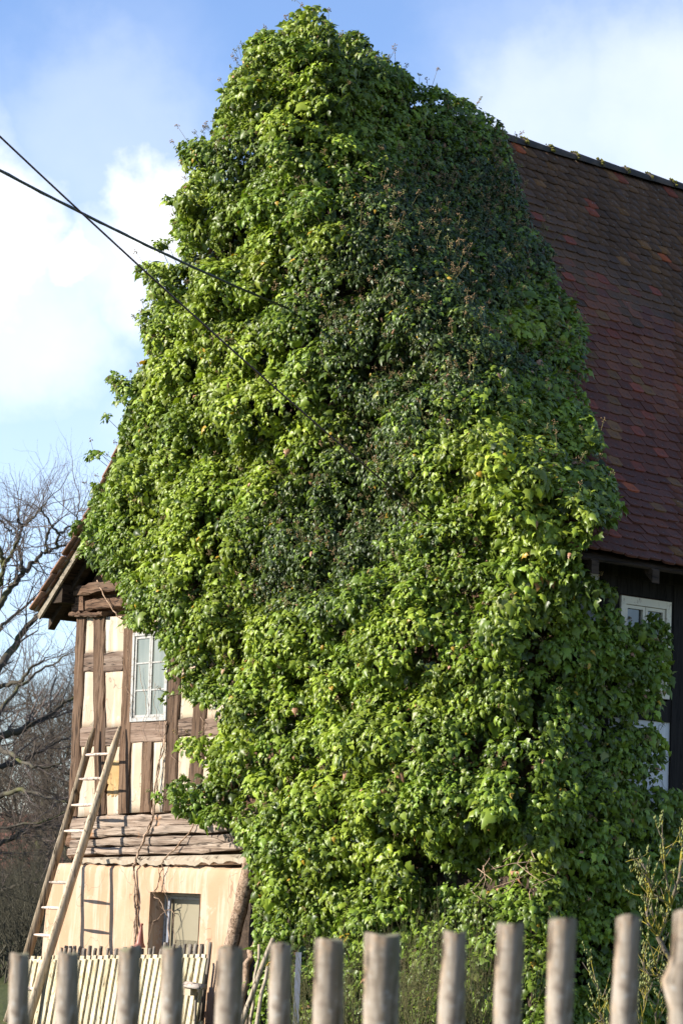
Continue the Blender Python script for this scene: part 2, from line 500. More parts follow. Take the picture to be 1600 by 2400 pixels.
def timber(name, A, B, wA, wB, y0, y1, mat, seg=.14, jit=.005, parent=house):
    """squared beam in the gable plane from (a,z) A to B, widths wA wB, from depth y0 (front) to y1, worn edges"""
    A = np.array(A, float); B = np.array(B, float)
    t = B - A; ln = np.linalg.norm(t); t /= ln; nrm = np.array([-t[1], t[0]])
    m = max(3, int(ln / seg)); v, f = [], []
    ch = .016
    for i in range(m + 1):
        q = i / m; c = A + (B - A) * q; h = (wA + (wB - wA) * q) / 2
        wob = (vnoise(c[0] * 1.9 + wA * 50, c[1] * 1.9, 3) - .5) * .034
        cs = [(-h, y1), (-h, y0 + ch), (-h + ch, y0), (h - ch, y0), (h, y0 + ch), (h, y1)]
        for (o, y) in cs:
            p = c + nrm * (o + wob + random.gauss(0, jit))
            v.append((-p[0], y + random.gauss(0, jit * .5) * (y < y1), p[1]))
    for i in range(m):
        for k in range(6):
            f.append((i * 6 + k, i * 6 + (k + 1) % 6, (i + 1) * 6 + (k + 1) % 6, (i + 1) * 6 + k))
    f.append(tuple(range(6))); f.append(tuple(m * 6 + k for k in range(6))[::-1])
    return mesh_obj(name, v, f, mat, parent)


def quad(name, pts, y0, y1, mat, parent=house, nu=6, nv=8, rough=.006, edge=.0):
    """slab whose front is the (a,z) quad [tl,tr,br,bl], uneven front"""
    tl, tr, br, bl = [np.array(p, float) for p in pts]; v, f = [], []
    for j in range(nv + 1):
        for i in range(nu + 1):
            a, b = i / nu, j / nv
            p = (tl * (1 - a) + tr * a) * (1 - b) + (bl * (1 - a) + br * a) * b
            if edge and (i in (0, nu) or j in (0, nv)): p = p + rng.normal(0, edge, 2)
            v.append((-p[0], y0 + (fbm(p[0] * 5, p[1] * 5, 9) - .5) * rough * 2, p[1]))
    w = nu + 1
    for j in range(nv):
        for i in range(nu):
            f.append((j * w + i, (j + 1) * w + i, (j + 1) * w + i + 1, j * w + i + 1))
    rim = [i for i in range(w)] + [j * w + nu for j in range(1, nv + 1)] + [nv * w + i for i in range(nu - 1, -1, -1)] + [j * w for j in range(nv - 1, 0, -1)]
    k = len(v); v += [(v[i][0], y1, v[i][2]) for i in rim]
    for i in range(len(rim)):
        j = (i + 1) % len(rim); f.append((rim[i], rim[j], k + j, k + i))
    return mesh_obj(name, v, f, mat, parent, True)


def Z1(x, y): return G(x / 2.6133, 1100 + y / 2.6133)          # helpers: measurements taken on enlargements of the photograph
def Z5(x, y, off=0): return G(150 + x / 3.484, 1850 + y / 3.484, off)
def Z7(x, y, off=0): return G(x / 5.6, 1080 + y / 5.6, off)


# inner core of the upper storey and attic: one closed body set back behind the timber frame
core = MB()
gp = [(0, 0.0), (W_H, 0.0), (W_H, 5.2)] + [(HALF + d, roof_z(d) - .22) for d in (HALF - .05, HALF - .72, 0)] + [(HALF - d, roof_z(d) - .22) for d in (HALF - .72, HALF - .05)] + [(0, 5.2)]
n_ = len(gp)
core.v = [(-a * .9999 - (0.03 if a < .01 else (-.03 if a > W_H - .01 else 0)), .10, z) for a, z in gp] + [(-a * .9999 - (0.03 if a < .01 else (-.03 if a > W_H - .01 else 0)), DEPTH, z) for a, z in gp]
core.f = [tuple(range(n_)), tuple(range(2 * n_ - 1, n_ - 1, -1))] + [(i, i + n_, (i + 1) % n_ + n_, (i + 1) % n_) for i in range(n_)]
core.build('wall', M_PLATE, house)

# timber posts of the gable (top centre, bottom centre, width)
def post(t0, t1, b0, b1, name='post'):
    T0, T1, B0, B1 = Z1(*t0), Z1(*t1), Z1(*b0), Z1(*b1)
    return timber(name, (T0 + T1) / 2, (B0 + B1) / 2, abs(T1[0] - T0[0]), abs(B1[0] - B0[0]), -.022, .09, M_POST), (T0, T1, B0, B1)


P = []
for q in [((474, 905), (529, 905), (424, 2125), (479, 2125)),
          ((574, 900), (641, 900), (586, 2118), (655, 2118)),
          ((766, 900), (832, 900), (728, 2108), (792, 2108)),
          ((1056, 900), (1128, 900), (1003, 2092), (1078, 2092)),
          ((1226, 900), (1300, 900), (1143, 2080), (1226, 2080)),
          ((1420, 900), (1490, 900), (1340, 2070), (1410, 2070))]:
    P.append(post(*q)[1])
post((877, 1672), (942, 1672), (864, 2100), (930, 2100), 'stud')


def post_x(i, y):                              # left and right enlargement x of post i at enlargement y
    q = [((474, 905), (529, 905), (424, 2125), (479, 2125)), ((574, 900), (641, 900), (586, 2118), (655, 2118)), ((766, 900), (832, 900), (728, 2108), (792, 2108)),
         ((1056, 900), (1128, 900), (1003, 2092), (1078, 2092)), ((1226, 900), (1300, 900), (1143, 2080), (1226, 2080)), ((1420, 900), (1490, 900), (1340, 2070), (1410, 2070))][i]
    t = (y - q[0][1]) / (q[2][1] - q[0][1])
    return q[0][0] + (q[2][0] - q[0][0]) * t, q[1][0] + (q[3][0] - q[1][0]) * t


def rail(i, j, y0, y1, dy=-6):
    ym = (y0 + y1) / 2
    xl = post_x(i, ym)[1] - 3; xr = post_x(j, ym)[0] + 3
    A, B = Z1(xl, ym), Z1(xr, ym + dy)
    wd = abs(Z1(xl, y0)[1] - Z1(xl, y1)[1])
    timber('rail', A, B, wd, wd, -.012, .088, M_RAIL)


def panel(i, j, y0, y1, dy=-6, mat=M_PANEL, x0=None, x1=None):
    def xl(y): return (post_x(i, y)[1] - 8) if x0 is None else x0
    def xr(y): return (post_x(j, y)[0] + 8) if x1 is None else x1
    quad('plaster_panel', [Z1(xl(y0), y0 - 4), Z1(xr(y0), y0 + dy - 4), Z1(xr(y1), y1 + dy + 4), Z1(xl(y1), y1 + 4)], .006, .098, mat)


for (i, j) in ((0, 1), (1, 2)):
    rail(i, j, 1127, 1246); rail(i, j, 1582, 1702)
    panel(i, j, 908, 1127); panel(i, j, 1246, 1582)
panel(0, 1, 1702, 2125)
panel(1, 2, 1702, 1790); quad('clay_patch', [Z1(660, 1782), Z1(735, 1778), Z1(728, 1995), Z1(662, 2000)], .004, .098, M_CLAY, rough=.03, nu=8, nv=16, edge=.012)
panel(1, 2, 1992, 2118)
rail(2, 3, 1545, 1676, -10)
panel(2, 3, 1676, 2100, x1=872); panel(2, 3, 1676, 2100, x0=935)
for (i, j) in ((3, 4), (4, 5)):
    rail(i, j, 1535, 1645, -10); rail(i, j, 1100, 1210, -10)
    panel(i, j, 905, 1100, -10); panel(i, j, 1210, 1535, -10); panel(i, j, 1645, 2095, -10)
panel(2, 3, 905, 1000, -4)


# sill beams, rotten and layered, in front of the floor zone
def zbeam(l0, l1, r0, r1, y0, name='sill_beam', mat=M_SILL, y1=.09, jit=.006):
    A0, A1, B0, B1 = Z5(*l0), Z5(*l1), Z5(*r0), Z5(*r1)
    return timber(name, (A0 + A1) / 2, (B0 + B1) / 2, abs(A0[1] - A1[1]), abs(B0[1] - B1[1]), y0, y1, mat, .22, jit)


zbeam((75, 236), (75, 338), (1750, 150), (1750, 255), -.045)
zbeam((100, 340), (100, 408), (1750, 258), (1750, 330), -.075)
zbeam((95, 420), (95, 486), (1750, 352), (1750, 425), -.09)
zbeam((90, 494), (90, 552), (1750, 430), (1750, 500), -.115)
0 and quad('clay_patch', [Z5(620, 398), Z5(930, 392), Z5(920, 462), Z5(690, 470)], -.098, .05, M_CLAY, rough=.02, nu=12, nv=5)
for k in range(3):                              # broken butts of the sill beams at the far corner
    a, z = Z5(40 + 14 * k, 330 + 95 * k)
    timber('beam_end', (a + .12, z), (a - .14, z + .02), .15 - .02 * k, .15, .0, .25, M_PLATE, .06, .012)


# ground floor of plastered masonry, standing proud, with a deep window opening
OFF = .22
def B5(x, y): return Z5(x, y, OFF)
wl, wr = B5(712, 850), B5(1118, 840)
wz1 = (wl[1] + wr[1]) / 2; wz0 = wz1 - 1.05; wa1, wa0 = wl[0], wr[0]
aEnd = G(96, 2080, OFF)[0]; ztop = B5(700, 625)[1]
aL = sorted(set([aEnd - .10 * k for k in range(4)] + list(np.arange(0.0, aEnd - .35, .16)) + [wa0, wa1]))
aL = [a for a in aL if all(abs(a - w) > .05 or a == w for w in (wa0, wa1))]
zL = sorted(set(list(np.arange(0, ztop - .1, .13)) + [ztop, ztop - .05, wz0, wz1]))
zL = [z for z in zL if all(abs(z - w) > .04 or z == w for w in (wz0, wz1))]
bv, bf = [], []
for j, z in enumerate(zL):
    for i, a in enumerate(aL):
        tz = ztop - (ztop - B5(1480, 585)[1]) * 0
        dd = max(0, a - (aEnd - .3)) / .3
        y = -OFF + .16 * dd ** 3 + (fbm(a * 2, z * 2, 4) - .5) * .05 - .03 * (1 - z / ztop)
        if z >= ztop - .051: y += .03 * (z - (ztop - .06)) / .06
        zz = z
        if abs(z - ztop) < 1e-6: zz = z - .06 * max(0, dd) + (fbm(a * 4, 0, 8) - .5) * .05
        bv.append((-a - (.05 * (1 - z / ztop) if a > aEnd - .31 else 0), y, zz))
nw = len(aL)
for j in range(len(zL) - 1):
    for i in range(nw - 1):
        if aL[i] >= wa0 - 1e-6 and aL[i + 1] <= wa1 + 1e-6 and zL[j] >= wz0 - 1e-6 and zL[j + 1] <= wz1 + 1e-6: continue
        bf.append((j * nw + i, (j + 1) * nw + i, (j + 1) * nw + i + 1, j * nw + i + 1))
top = [(len(zL) - 1) * nw + i for i in range(nw)]; k0 = len(bv)
bv += [(bv[i][0], .0985, bv[i][2] + .02) for i in top]
for i in range(nw - 1): bf.append((top[i], k0 + i, k0 + i + 1, top[i + 1]))
side = [j * nw + nw - 1 for j in range(len(zL))]; k0 = len(bv)
bv += [(bv[i][0], .6, bv[i][2]) for i in side]
for j in range(len(zL) - 1): bf.append((side[j], k0 + j, k0 + j + 1, side[j + 1]))
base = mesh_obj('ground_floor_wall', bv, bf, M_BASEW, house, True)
base.data.materials.append(M_SOFFIT)              # dark material behind the ivy paints the hollow's shade onto the wall
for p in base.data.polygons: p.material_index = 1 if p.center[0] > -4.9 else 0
rv = MB()                                       # plastered reveal of the opening
ry0, ry1 = -OFF - .012, .085
rv.add([(-wa0, ry0, wz0), (-wa0, ry1, wz0), (-wa0, ry1, wz1), (-wa0, ry0, wz1)], [(0, 1, 2, 3)])
rv.add([(-wa1, ry0, wz0), (-wa1, ry1, wz0), (-wa1, ry1, wz1), (-wa1, ry0, wz1)], [(3, 2, 1, 0)])
rv.add([(-wa0, ry0, wz1), (-wa0, ry1, wz1), (-wa1, ry1, wz1), (-wa1, ry0, wz1)], [(0, 1, 2, 3)])
rv.add([(-wa0, ry0, wz0), (-wa0, ry1, wz0), (-wa1, ry1, wz0), (-wa1, ry0, wz0)], [(3, 2, 1, 0)])
rv.build('window_reveal', M_BASEW, house)

# ragged mortar ledge above the ground floor
lv, lf = [], []
m_ = 90
for i in range(m_ + 1):
    q = i / m_; xx = 95 + q * 1390
    a, zt = Z5(xx, 556 - 30 * q + 4, .1)
    a2, zb = B5(xx, 606 + (vnoise(q * 40, 0, 2) - .5) * 26 + (16 if .38 < q < .72 else 0) * vnoise(q * 60, 3, 5) - (8 if q > .8 else 0))
    yb = -OFF - .035 - .012 * vnoise(q * 30, 2, 3)
    lv += [(-a, -.10, zt), (-a2, yb, zb + .05), (-a2, yb + .012, zb), (-a2, -OFF + .03, zb + .012)]
for i in range(m_):
    for k in range(3): lf.append((i * 4 + k, (i + 1) * 4 + k, (i + 1) * 4 + k + 1, i * 4 + k + 1))
mesh_obj('mortar_ledge', lv, [q[::-1] for q in lf], M_LEDGE, house)


# windows
def window_gable(name, a0, a1, z0, z1, y, parent, fw, cols, rows, paint, glass, lean=0, frame_d=.07, label=None):
    """frame with sashes; a1 is the left (far) edge"""
    w = empty(name); w.parent = parent
    if label: w['label'] = label
    def bx(nm, aa, ab, za, zb, ya, yb, mat):
        b = MB(); b.box(-ab, -aa, ya, yb, za, zb)
        for i, p in enumerate(b.v): b.v[i] = (p[0] - lean * (p[2] - z0), p[1], p[2])
        return b.build(nm, mat, w)
    bx('frame', a0, a0 + fw, z0, z1, y, y + frame_d, paint); bx('frame', a1 - fw, a1, z0, z1, y, y + frame_d, paint)
    bx('frame', a0 + fw, a1 - fw, z1 - fw, z1, y + .002, y + frame_d, paint); bx('frame', a0 + fw, a1 - fw, z0, z0 + fw, y + .002, y + frame_d, paint)
    n = cols; iw = (a1 - a0 - 2 * fw)
    for c in range(n):
        s0 = a0 + fw + iw * c / n + .004; s1 = a0 + fw + iw * (c + 1) / n - .004; sw = .032
        za, zb = z0 + fw + .004, z1 - fw - .004
        bx('sash', s0, s0 + sw, za, zb, y + .016, y + .055, paint); bx('sash', s1 - sw, s1, za, zb, y + .016, y + .055, paint)
        bx('sash', s0 + sw, s1 - sw, za, za + sw, y + .018, y + .055, paint); bx('sash', s0 + sw, s1 - sw, zb - sw, zb, y + .018, y + .055, paint)
        for r in range(1, rows):
            zm = za + (zb - za) * r / rows
            bx('glazing_bar', s0 + sw, s1 - sw, zm - .009, zm + .009, y + .021, y + .05, paint)
        for r in range(rows):
            zz0 = za + (zb - za) * r / rows; zz1 = za + (zb - za) * (r + 1) / rows
            bx('pane', s0 + sw * .8, s1 - sw * .8, max(zz0, za + sw * .8), min(zz1, zb - sw * .8), y + .032, y + .036, glass)
    return w


_tl, _bl = Z1(830, 1003), Z1(812, 1548)
_tr, _br = Z1(1050, 990), Z1(1032, 1540)
window_gable('window', (_tr[0] + _br[0]) / 2, (_tl[0] + _bl[0]) / 2, _bl[1], _tl[1], -.03, house, .045, 2, 3, M_WPAINT, M_CGLASS, 0.03, label='white casement window of six panes in the timbered gable')
window_gable('window', wa0 + .003, wa1 - .003, wz0, wz1 - .003, -.02, house, .035, 1, 1, M_WPAINT, M_TGLASS, label='white ground-floor window set deep in ochre plaster')
_b = MB(); _b.box(-wa1 + .11, -wa1 + .15, -.045, -.022, wz0, wz1 - .07); _b.build('window_post', M_BPAINT, house)
_b = MB(); _b.box(-wa1 + .2, -wa0 - .05, .012, .014, wz0 + .42, wz0 + .50); _b.box(-wa0 - .3, -wa0 - .25, .012, .0142, wz0, wz0 + .42); _b.build('curtain_rod', M_WPAINT, house)

# eaves: wall plates, purlin block, boards of the attic gable
for (l0, l1, r0, r1, y0) in [((972, 1660), (972, 1800), (2600, 1420), (2600, 1560), -.09), ((1160, 1838), (1160, 1975), (2600, 1625), (2600, 1760), -.05)]:
    A0, A1, B0, B1 = Z7(*l0), Z7(*l1), Z7(*r0), Z7(*r1)
    timber('eave_beam', (A0 + A1) / 2, (B0 + B1) / 2, abs(A0[1] - A1[1]), abs(B0[1] - B1[1]), y0, .09, M_PLATE, .09, .009)
a_, z_ = Z7(1066, 1885)
timber('beam_end', (a_ + .12, z_), (a_ - .13, z_ + .02), .19, .20, -.06, .5, M_PLATE, .05, .01)
A_, B_ = Z7(988, 2035), Z7(1420, 2015)
timber('wall_plate', A_, B_, .055, .05, -.1, .09, M_PLATE, .05, .008)
for k in range(46):                             # vertical weatherboards of the attic, mostly hidden by ivy
    a = .15 + k * .195
    if a > W_H - .1: break
    zt = roof_z(a + .1 - HALF) - .26
    zb = 5.62
    if zt < zb + .1: continue
    timber('weatherboard', (a + .095, zb), (a + .095, zt), .185, .185, .03 + .01 * (k % 2), .098, M_POST if a > 7.4 else M_SOFFIT, .4, .003)  # boards behind the ivy coloured dark so its gaps look shaded

# roof: soffit boards, bargeboards, tiles
roof = empty('roof'); roof.parent = house
roof['label'] = 'steep roof of dark old beaver-tail tiles'
RAKE = .30
for sgn in (1, -1):
    b = MB()
    for (d0, z0), (d1, z1) in zip(PROF[:-1], PROF[1:]):
        t = np.array([d1 - d0, z1 - z0]); t /= np.linalg.norm(t); nn = np.array([-t[1], t[0]]) * (1 if t[0] < 0 else -1)
        nn = np.array([abs(nn[0]), abs(nn[1])])
        pts = []
        for (d, z) in ((d0, z0), (d1, z1)):
            for o in (-.075, -.105):
                pts.append((d + nn[0] * o, z + nn[1] * o))
        v = []
        for (d, z) in pts:
            for y in (-RAKE + .03, DEPTH): v.append((-HALF + sgn * d, y, z))
        b.add(v, [(0, 1, 5, 4), (2, 6, 7, 3), (0, 4, 6, 2), (1, 3, 7, 5), (0, 2, 3, 1), (4, 5, 7, 6)])
    b.build('roof_boarding', M_SOFFIT, roof)
    # bargeboard along the rake
    b = MB()
    for (d0, z0), (d1, z1) in zip(PROF[:-1], PROF[1:]):
        t = np.array([d1 - d0, z1 - z0]); t /= np.linalg.norm(t); nn = np.abs(np.array([-t[1], t[0]]))
        v = []
        for (d, z) in ((d0, z0), (d1, z1)):
            for o in (-.062, -.135):
                for y in (-RAKE - .005, -RAKE + .028): v.append((-HALF + sgn * (d + nn[0] * o), y, z + nn[1] * o))
        b.add(v, [(0, 4, 6, 2), (1, 3, 7, 5), (0, 1, 5, 4), (2, 6, 7, 3), (0, 2, 3, 1), (4, 5, 7, 6)])
    b.build('bargeboard', M_BARGE, roof)
# rafter tails and eave board
for sgn in (1, -1):
    for k in range(14):
        y = -.12 + k * .85
        b = MB(); d0, z0 = PROF[0]
        s = (PROF[1][1] - PROF[0][1]) / (PROF[0][0] - PROF[1][0])
        v = []
        for (d, dz) in ((d0 - .03, 0), (HALF - .75, 0)):
            zz = z0 + (d0 - d) * s
            for o in (-.11, -.24):
                for yy in (y, y + .1): v.append((-HALF + sgn * d, yy, zz + o))
        b.add(v, [(0, 1, 5, 4), (2, 6, 7, 3), (0, 4, 6, 2), (1, 3, 7, 5), (0, 2, 3, 1), (4, 5, 7, 6)])
        b.build('rafter', M_SOFFIT, roof)

TW, EXPO, TL, TT = .180, .158, .36, .024


def tile_template():
    n = 6; h = TW / 2 - .0015
    out = [(-h, TL)] + [(-h * cos(pi * k / n), .026 - .026 * sin(pi * k / n)) for k in range(n + 1)] + [(h, TL)]
    m = len(out)
    v = [(x, y, TT - .002 * abs(x) / h) for x, y in out] + [(x, y, 0) for x, y in out]
    f = [tuple(range(m))] + [tuple(range(2 * m - 1, m - 1, -1))] + [(i, m + i, m + (i + 1) % m, (i + 1) % m) for i in range(m)]
    tri = []
    for q in f:
        for k in range(1, len(q) - 1): tri.append((q[0], q[k], q[k + 1]))
    return np.array(v), np.array(tri)[:, ::-1]


TVt, TFt = tile_template()
SEGS = []
for (d0, z0), (d1, z1) in zip(PROF[:-1], PROF[1:]): SEGS.append((math.hypot(d1 - d0, z1 - z0), d0, z0, d1, z1))
LEN = sum(s[0] for s in SEGS)


def on_slope(s, sgn):
    """point, up-slope vector, normal (house x,z) at arc length s from the eave"""
    for (ln, d0, z0, d1, z1) in SEGS:
        if s <= ln or d1 == 0:
            q = s / ln; d = d0 + (d1 - d0) * q; z = z0 + (z1 - z0) * q
            t = np.array([sgn * (d1 - d0), 0, z1 - z0]); t /= np.linalg.norm(t)
            nn = np.array([t[2] * sgn, 0, -t[0] * sgn]); return np.array([-HALF + sgn * d, 0, z]), t, nn
        s -= ln


tiles = []                                      # (matrix 3x3, origin, tint)
NC = int(LEN / EXPO)
for sgn in (1, -1):
    ncol = int((DEPTH + RAKE) / TW) if sgn == 1 else 14
    for c in range(NC):
        s = c * EXPO
        p, t, nn = on_slope(min(s + .08, LEN - .05), sgn)
        p0, _, _ = on_slope(s, sgn)
        for k in range(ncol + 1):
            y = -RAKE - .02 + (k + (.5 if c % 2 else 0)) * TW
            jr = random.gauss(0, .012); tl = .085 + random.gauss(0, .012)
            ax = np.array([0, 1.0, 0]) * sgn
            up = t * cos(tl) - nn * sin(tl); nz_ = t * sin(tl) + nn * cos(tl)   # tail lifted over the course below
            ax2 = ax * cos(jr) + up * sin(jr); up2 = up * cos(jr) - ax * sin(jr)
            R = np.stack([ax2, up2, np.cross(ax2, up2)], 1)
            o = p0 + nn * (.022 + random.gauss(0, .002)) + np.array([0, y, 0]) + t * random.gauss(0, .009)
            sag = (fbm(y * .45, s * .45, 21) - .5) * .12
            o = o + nn * sag
            # colour: dark brown to plum below, grey-olive above, single bright replacements
            hgt = s / LEN
            r = random.random()
            pick = fbm(y * .7, s * .7, 31) * .6 + .4 * random.random()
            low = np.array([.098, .044, .030]); plum = np.array([.046, .030, .031]); olive = np.array([.070, .052, .033]); slate = np.array([.037, .032, .029])
            hgt = hgt + (fbm(y * .5 + 9, s * .5, 35) - .5) * .5 + random.gauss(0, .05)
            if hgt > .62: base_c = olive * (1 - pick) + slate * pick
            elif hgt > .38: base_c = (low * .8 + olive * .2) * (1 - pick) + (plum * .6 + olive * .4) * pick
            else: base_c = plum * (1 - pick) + low * .7 * pick
            if r > .992: base_c = np.array([.20, .075, .04])
            elif r > .93: base_c = np.array([.085, .062, .035])
            elif r < .05: base_c = np.array([.10, .040, .032])
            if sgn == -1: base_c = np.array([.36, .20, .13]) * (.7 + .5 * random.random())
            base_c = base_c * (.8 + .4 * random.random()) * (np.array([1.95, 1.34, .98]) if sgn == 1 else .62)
            tiles.append((sgn, s, y, R, o, base_c))
orig = np.array([t[4] for t in tiles]); tpx = proj(to_world(orig))
tdist = np.linalg.norm(to_world(orig) - CAM, axis=1)

# outline of the ivy in the photograph (1568 wide view), used to lay out where the plant grows
IVY = np.array([(188, 1255), (205, 1172), (218, 1108), (248, 1110), (276, 1045), (284, 960), (278, 905), (245, 880), (265, 850), (302, 878), (340, 820), (325, 740),
                (345, 665), (310, 618), (340, 598), (400, 612), (425, 600), (395, 530), (398, 465), (438, 410), (400, 340), (438, 312), (487, 328), (497, 250), (528, 172), (562, 150),
                (562, 108), (597, 66), (640, 76), (676, 32), (735, 10), (764, 55), (778, 88), (812, 72), (852, 100), (908, 146), (962, 192), (1032, 210), (1112, 256), (1152, 286),
                (1165, 335), (1192, 410), (1212, 500), (1268, 580), (1275, 650), (1338, 730), (1348, 830), (1340, 900), (1365, 980), (1398, 1050), (1412, 1130), (1432, 1170), (1390, 1215),
                (1325, 1265), (1335, 1310), (1410, 1345), (1425, 1410), (1455, 1440), (1492, 1405), (1536, 1430), (1538, 1560), (1512, 1620), (1496, 1665), (1538, 1725), (1500, 1800), (1570, 1815), (1570, 2360),
                (600, 2360), (588, 2250), (585, 2150), (580, 2050), (574, 1990), (560, 1935), (480, 1890), (400, 1865), (386, 1800), (425, 1775), (470, 1765), (450, 1745), (402, 1715), (415, 1692), (480, 1690), (495, 1640),
                (440, 1600), (380, 1550), (378, 1480), (340, 1455), (285, 1430), (288, 1390), (268, 1340), (210, 1300)], float) * 1600 / 1568

vis = np.array([t[0] == 1 for t in tiles]) & (tpx[:, 0] > 1100) & (tpx[:, 0] < 1590) & (tpx[:, 1] < 1330) & ~in_poly(tpx, IVY)
order = np.where(vis)[0]; order = order[np.argsort(tdist[order])][:300]
single = set(order.tolist())
TM = {}
tint_bank = {}
for i in order:
    sgn, s, y, R, o, c = tiles[i]
    key = tuple(np.round(np.clip(c, 0, 1) / .012).astype(int))
    if key not in TM:
        me = bpy.data.meshes.new('tile'); me.from_pydata([tuple(p) for p in TVt], [], [tuple(map(int, q)) for q in TFt])
        at = me.color_attributes.new('tint', 'FLOAT_COLOR', 'POINT'); cc = np.ones((len(TVt), 4), np.float32); cc[:, :3] = c
        at.data.foreach_set('color', cc.ravel()); me.materials.append(M_TILE); me.update(); TM[key] = me
    ob = share('tile', TM[key], roof)
    mt = Matrix(((R[0, 0], R[0, 1], R[0, 2], o[0]), (R[1, 0], R[1, 1], R[1, 2], o[1]), (R[2, 0], R[2, 1], R[2, 2], o[2]), (0, 0, 0, 1)))
    ob.matrix_basis = mt
rest = [t for i, t in enumerate(tiles) if i not in single]
RV = np.concatenate([(TVt @ t[3].T) + t[4] for t in rest]); nT = len(TVt)
RF = (TFt[None] + (np.arange(len(rest)) * nT)[:, None, None]).reshape(-1, 3)
RC = np.ones((len(RV), 4)); RC[:, :3] = np.repeat(np.array([t[5] for t in rest]), nT, 0)
tf = big_mesh('tile_field', RV, RF, M_TILE, roof, RC); tf['kind'] = 'stuff'
# ridge tiles and moss on their joints
for k in range(int((DEPTH + .2) / .44)):
    y0 = -.25 + k * .44; b = MB(); n = 8; v = []
    for (yy, rr) in ((y0, .105), (y0 + .05, .112), (y0 + .48, .088)):
        for lay in (0, -.016):
            for i in range(n + 1):
                a = pi * (i / n) * 1.1 - pi * .05
                v.append((-HALF + (rr + lay) * 1.15 * cos(a), yy, Z_RIDGE - .06 + (rr + lay) * sin(a) + random.gauss(0, .0015)))
    w = n + 1; f = []
    for r in range(2):
        o0, o1 = r * 2 * w, (r + 1) * 2 * w
        for i in range(n): f += [(o0 + i, o1 + i, o1 + i + 1, o0 + i + 1), (o0 + w + i, o0 + w + i + 1, o1 + w + i + 1, o1 + w + i)]
    for i in range(n): f.append((i, i + 1, w + i + 1, w + i))
    b.add(v, f); b.build('ridge_tile', M_RIDGE, roof, True)
    b = MB()
    for _ in range(random.randint(6, 26)):
        a = random.uniform(-.1, pi * .5); c = np.array([-HALF + .125 * cos(a), y0 + random.uniform(-.03, .04), Z_RIDGE - .055 + .108 * sin(a)])
        r = random.uniform(.008, .024)
        vv = [c + r * np.array(q) for q in ((1, 0, 0), (-1, 0, 0), (0, 1, 0), (0, -1, 0), (0, 0, 1), (0, 0, -1))]
        b.add(vv, [(0, 2, 4), (2, 1, 4), (1, 3, 4), (3, 0, 4), (2, 0, 5), (1, 2, 5), (3, 1, 5), (0, 3, 5)])
    b.build('moss_clump', M_MOSS, roof)['kind'] = 'stuff'
# edge tiles bedded in mortar on the left rake
for k in range(34):
    s = .02 + k * .17; p, t, nn = on_slope(s, -1); b = MB()
    ln = .26; v = []
    for (u_, q) in ((0, .012), (ln, -.012)):
        for o in (.012, .040):
            for y in (-RAKE - .035, -RAKE + .16):
                pp = p + t * u_ + nn * (o + q + .012 - .05); v.append((pp[0], y + random.gauss(0, .004), pp[2]))
    b.add(v, [(0, 4, 6, 2), (1, 3, 7, 5), (0, 1, 5, 4), (2, 6, 7, 3), (0, 2, 3, 1), (4, 5, 7, 6)])
    b.build('edge_tile', M_EDGET, roof)
a_, z_ = Z7(870, 1765, .12)
b = MB(); b.box(-a_ - .13, -a_ + .13, -RAKE + .04, .4, z_ - .11, z_ + .12); b.build('purlin_end', M_SOFFIT, roof)

# side wall: tarred frame, white infill, window in the deep shade of the eave
def sbox(name, b0, b1, z0, z1, x0, x1, mat, parent=house):
    b = MB(); b.box(x0, x1, b0, b1, z0, z1); return b.build(name, mat, parent)


for (b0, b1) in ((-.02, .22), (.52, .68), (1.585, 1.84), (2.9, 3.1), (4.4, 4.6), (6, 6.2), (7.6, 7.8), (9.2, 9.4), (10.8, 11.0)):
    sbox('post', b0, b1, 2.35, 5.05, -.06, .02, M_DARKW)
for (z0, z1) in ((5.05, 5.35), (2.15, 2.42)):
    sbox('side_beam', -.02, DEPTH, z0, z1, -.06, .028, M_DARKW)
lst = [.22, .52, .68, 1.585, 1.84, 2.9, 3.1, 4.4, 4.6, 6, 6.2, 7.6, 7.8, 9.2, 9.4, 10.8]
for i in range(0, len(lst), 2):
    b0, b1 = lst[i], lst[i + 1]
    sbox('side_rail', b0, b1, 3.60, 3.82, -.06, .012, M_DARKW)
    sbox('plaster_panel', b0 - .01, b1 + .01, 2.42, 3.60, -.06, -.004, M_WHITEP)
    if b0 != .68:
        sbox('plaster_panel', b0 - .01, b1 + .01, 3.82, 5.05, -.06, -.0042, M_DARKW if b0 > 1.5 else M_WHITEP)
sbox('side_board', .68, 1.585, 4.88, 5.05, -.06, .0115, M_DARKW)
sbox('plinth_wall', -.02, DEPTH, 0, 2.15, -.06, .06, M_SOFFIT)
sw_ = empty('window'); sw_.parent = house; sw_['label'] = 'cream casement window under the tiled eave, half hidden by ivy'
def swb(nm, b0, b1, z0, z1, x0, x1, mat): return sbox(nm, b0, b1, z0, z1, x0, x1, mat, sw_)
B0, B1, ZA, ZB = .80, 1.53, 3.84, 4.86
sbox('side_board', .68, B0, 3.82, 4.88, -.06, .0105, M_DARKW)
sbox('side_board', B1, 1.585, 3.82, 4.88, -.06, .0105, M_DARKW)
swb('frame', B0, B0 + .07, ZA, ZB, -.05, .04, M_CPAINT); swb('frame', B1 - .07, B1, ZA, ZB, -.05, .04, M_CPAINT)
swb('frame', B0 + .07, B1 - .07, ZB - .08, ZB, -.05, .038, M_CPAINT); swb('frame', B0 + .07, B1 - .07, ZA, ZA + .09, -.05, .038, M_CPAINT)
mid_ = (B0 + B1) / 2
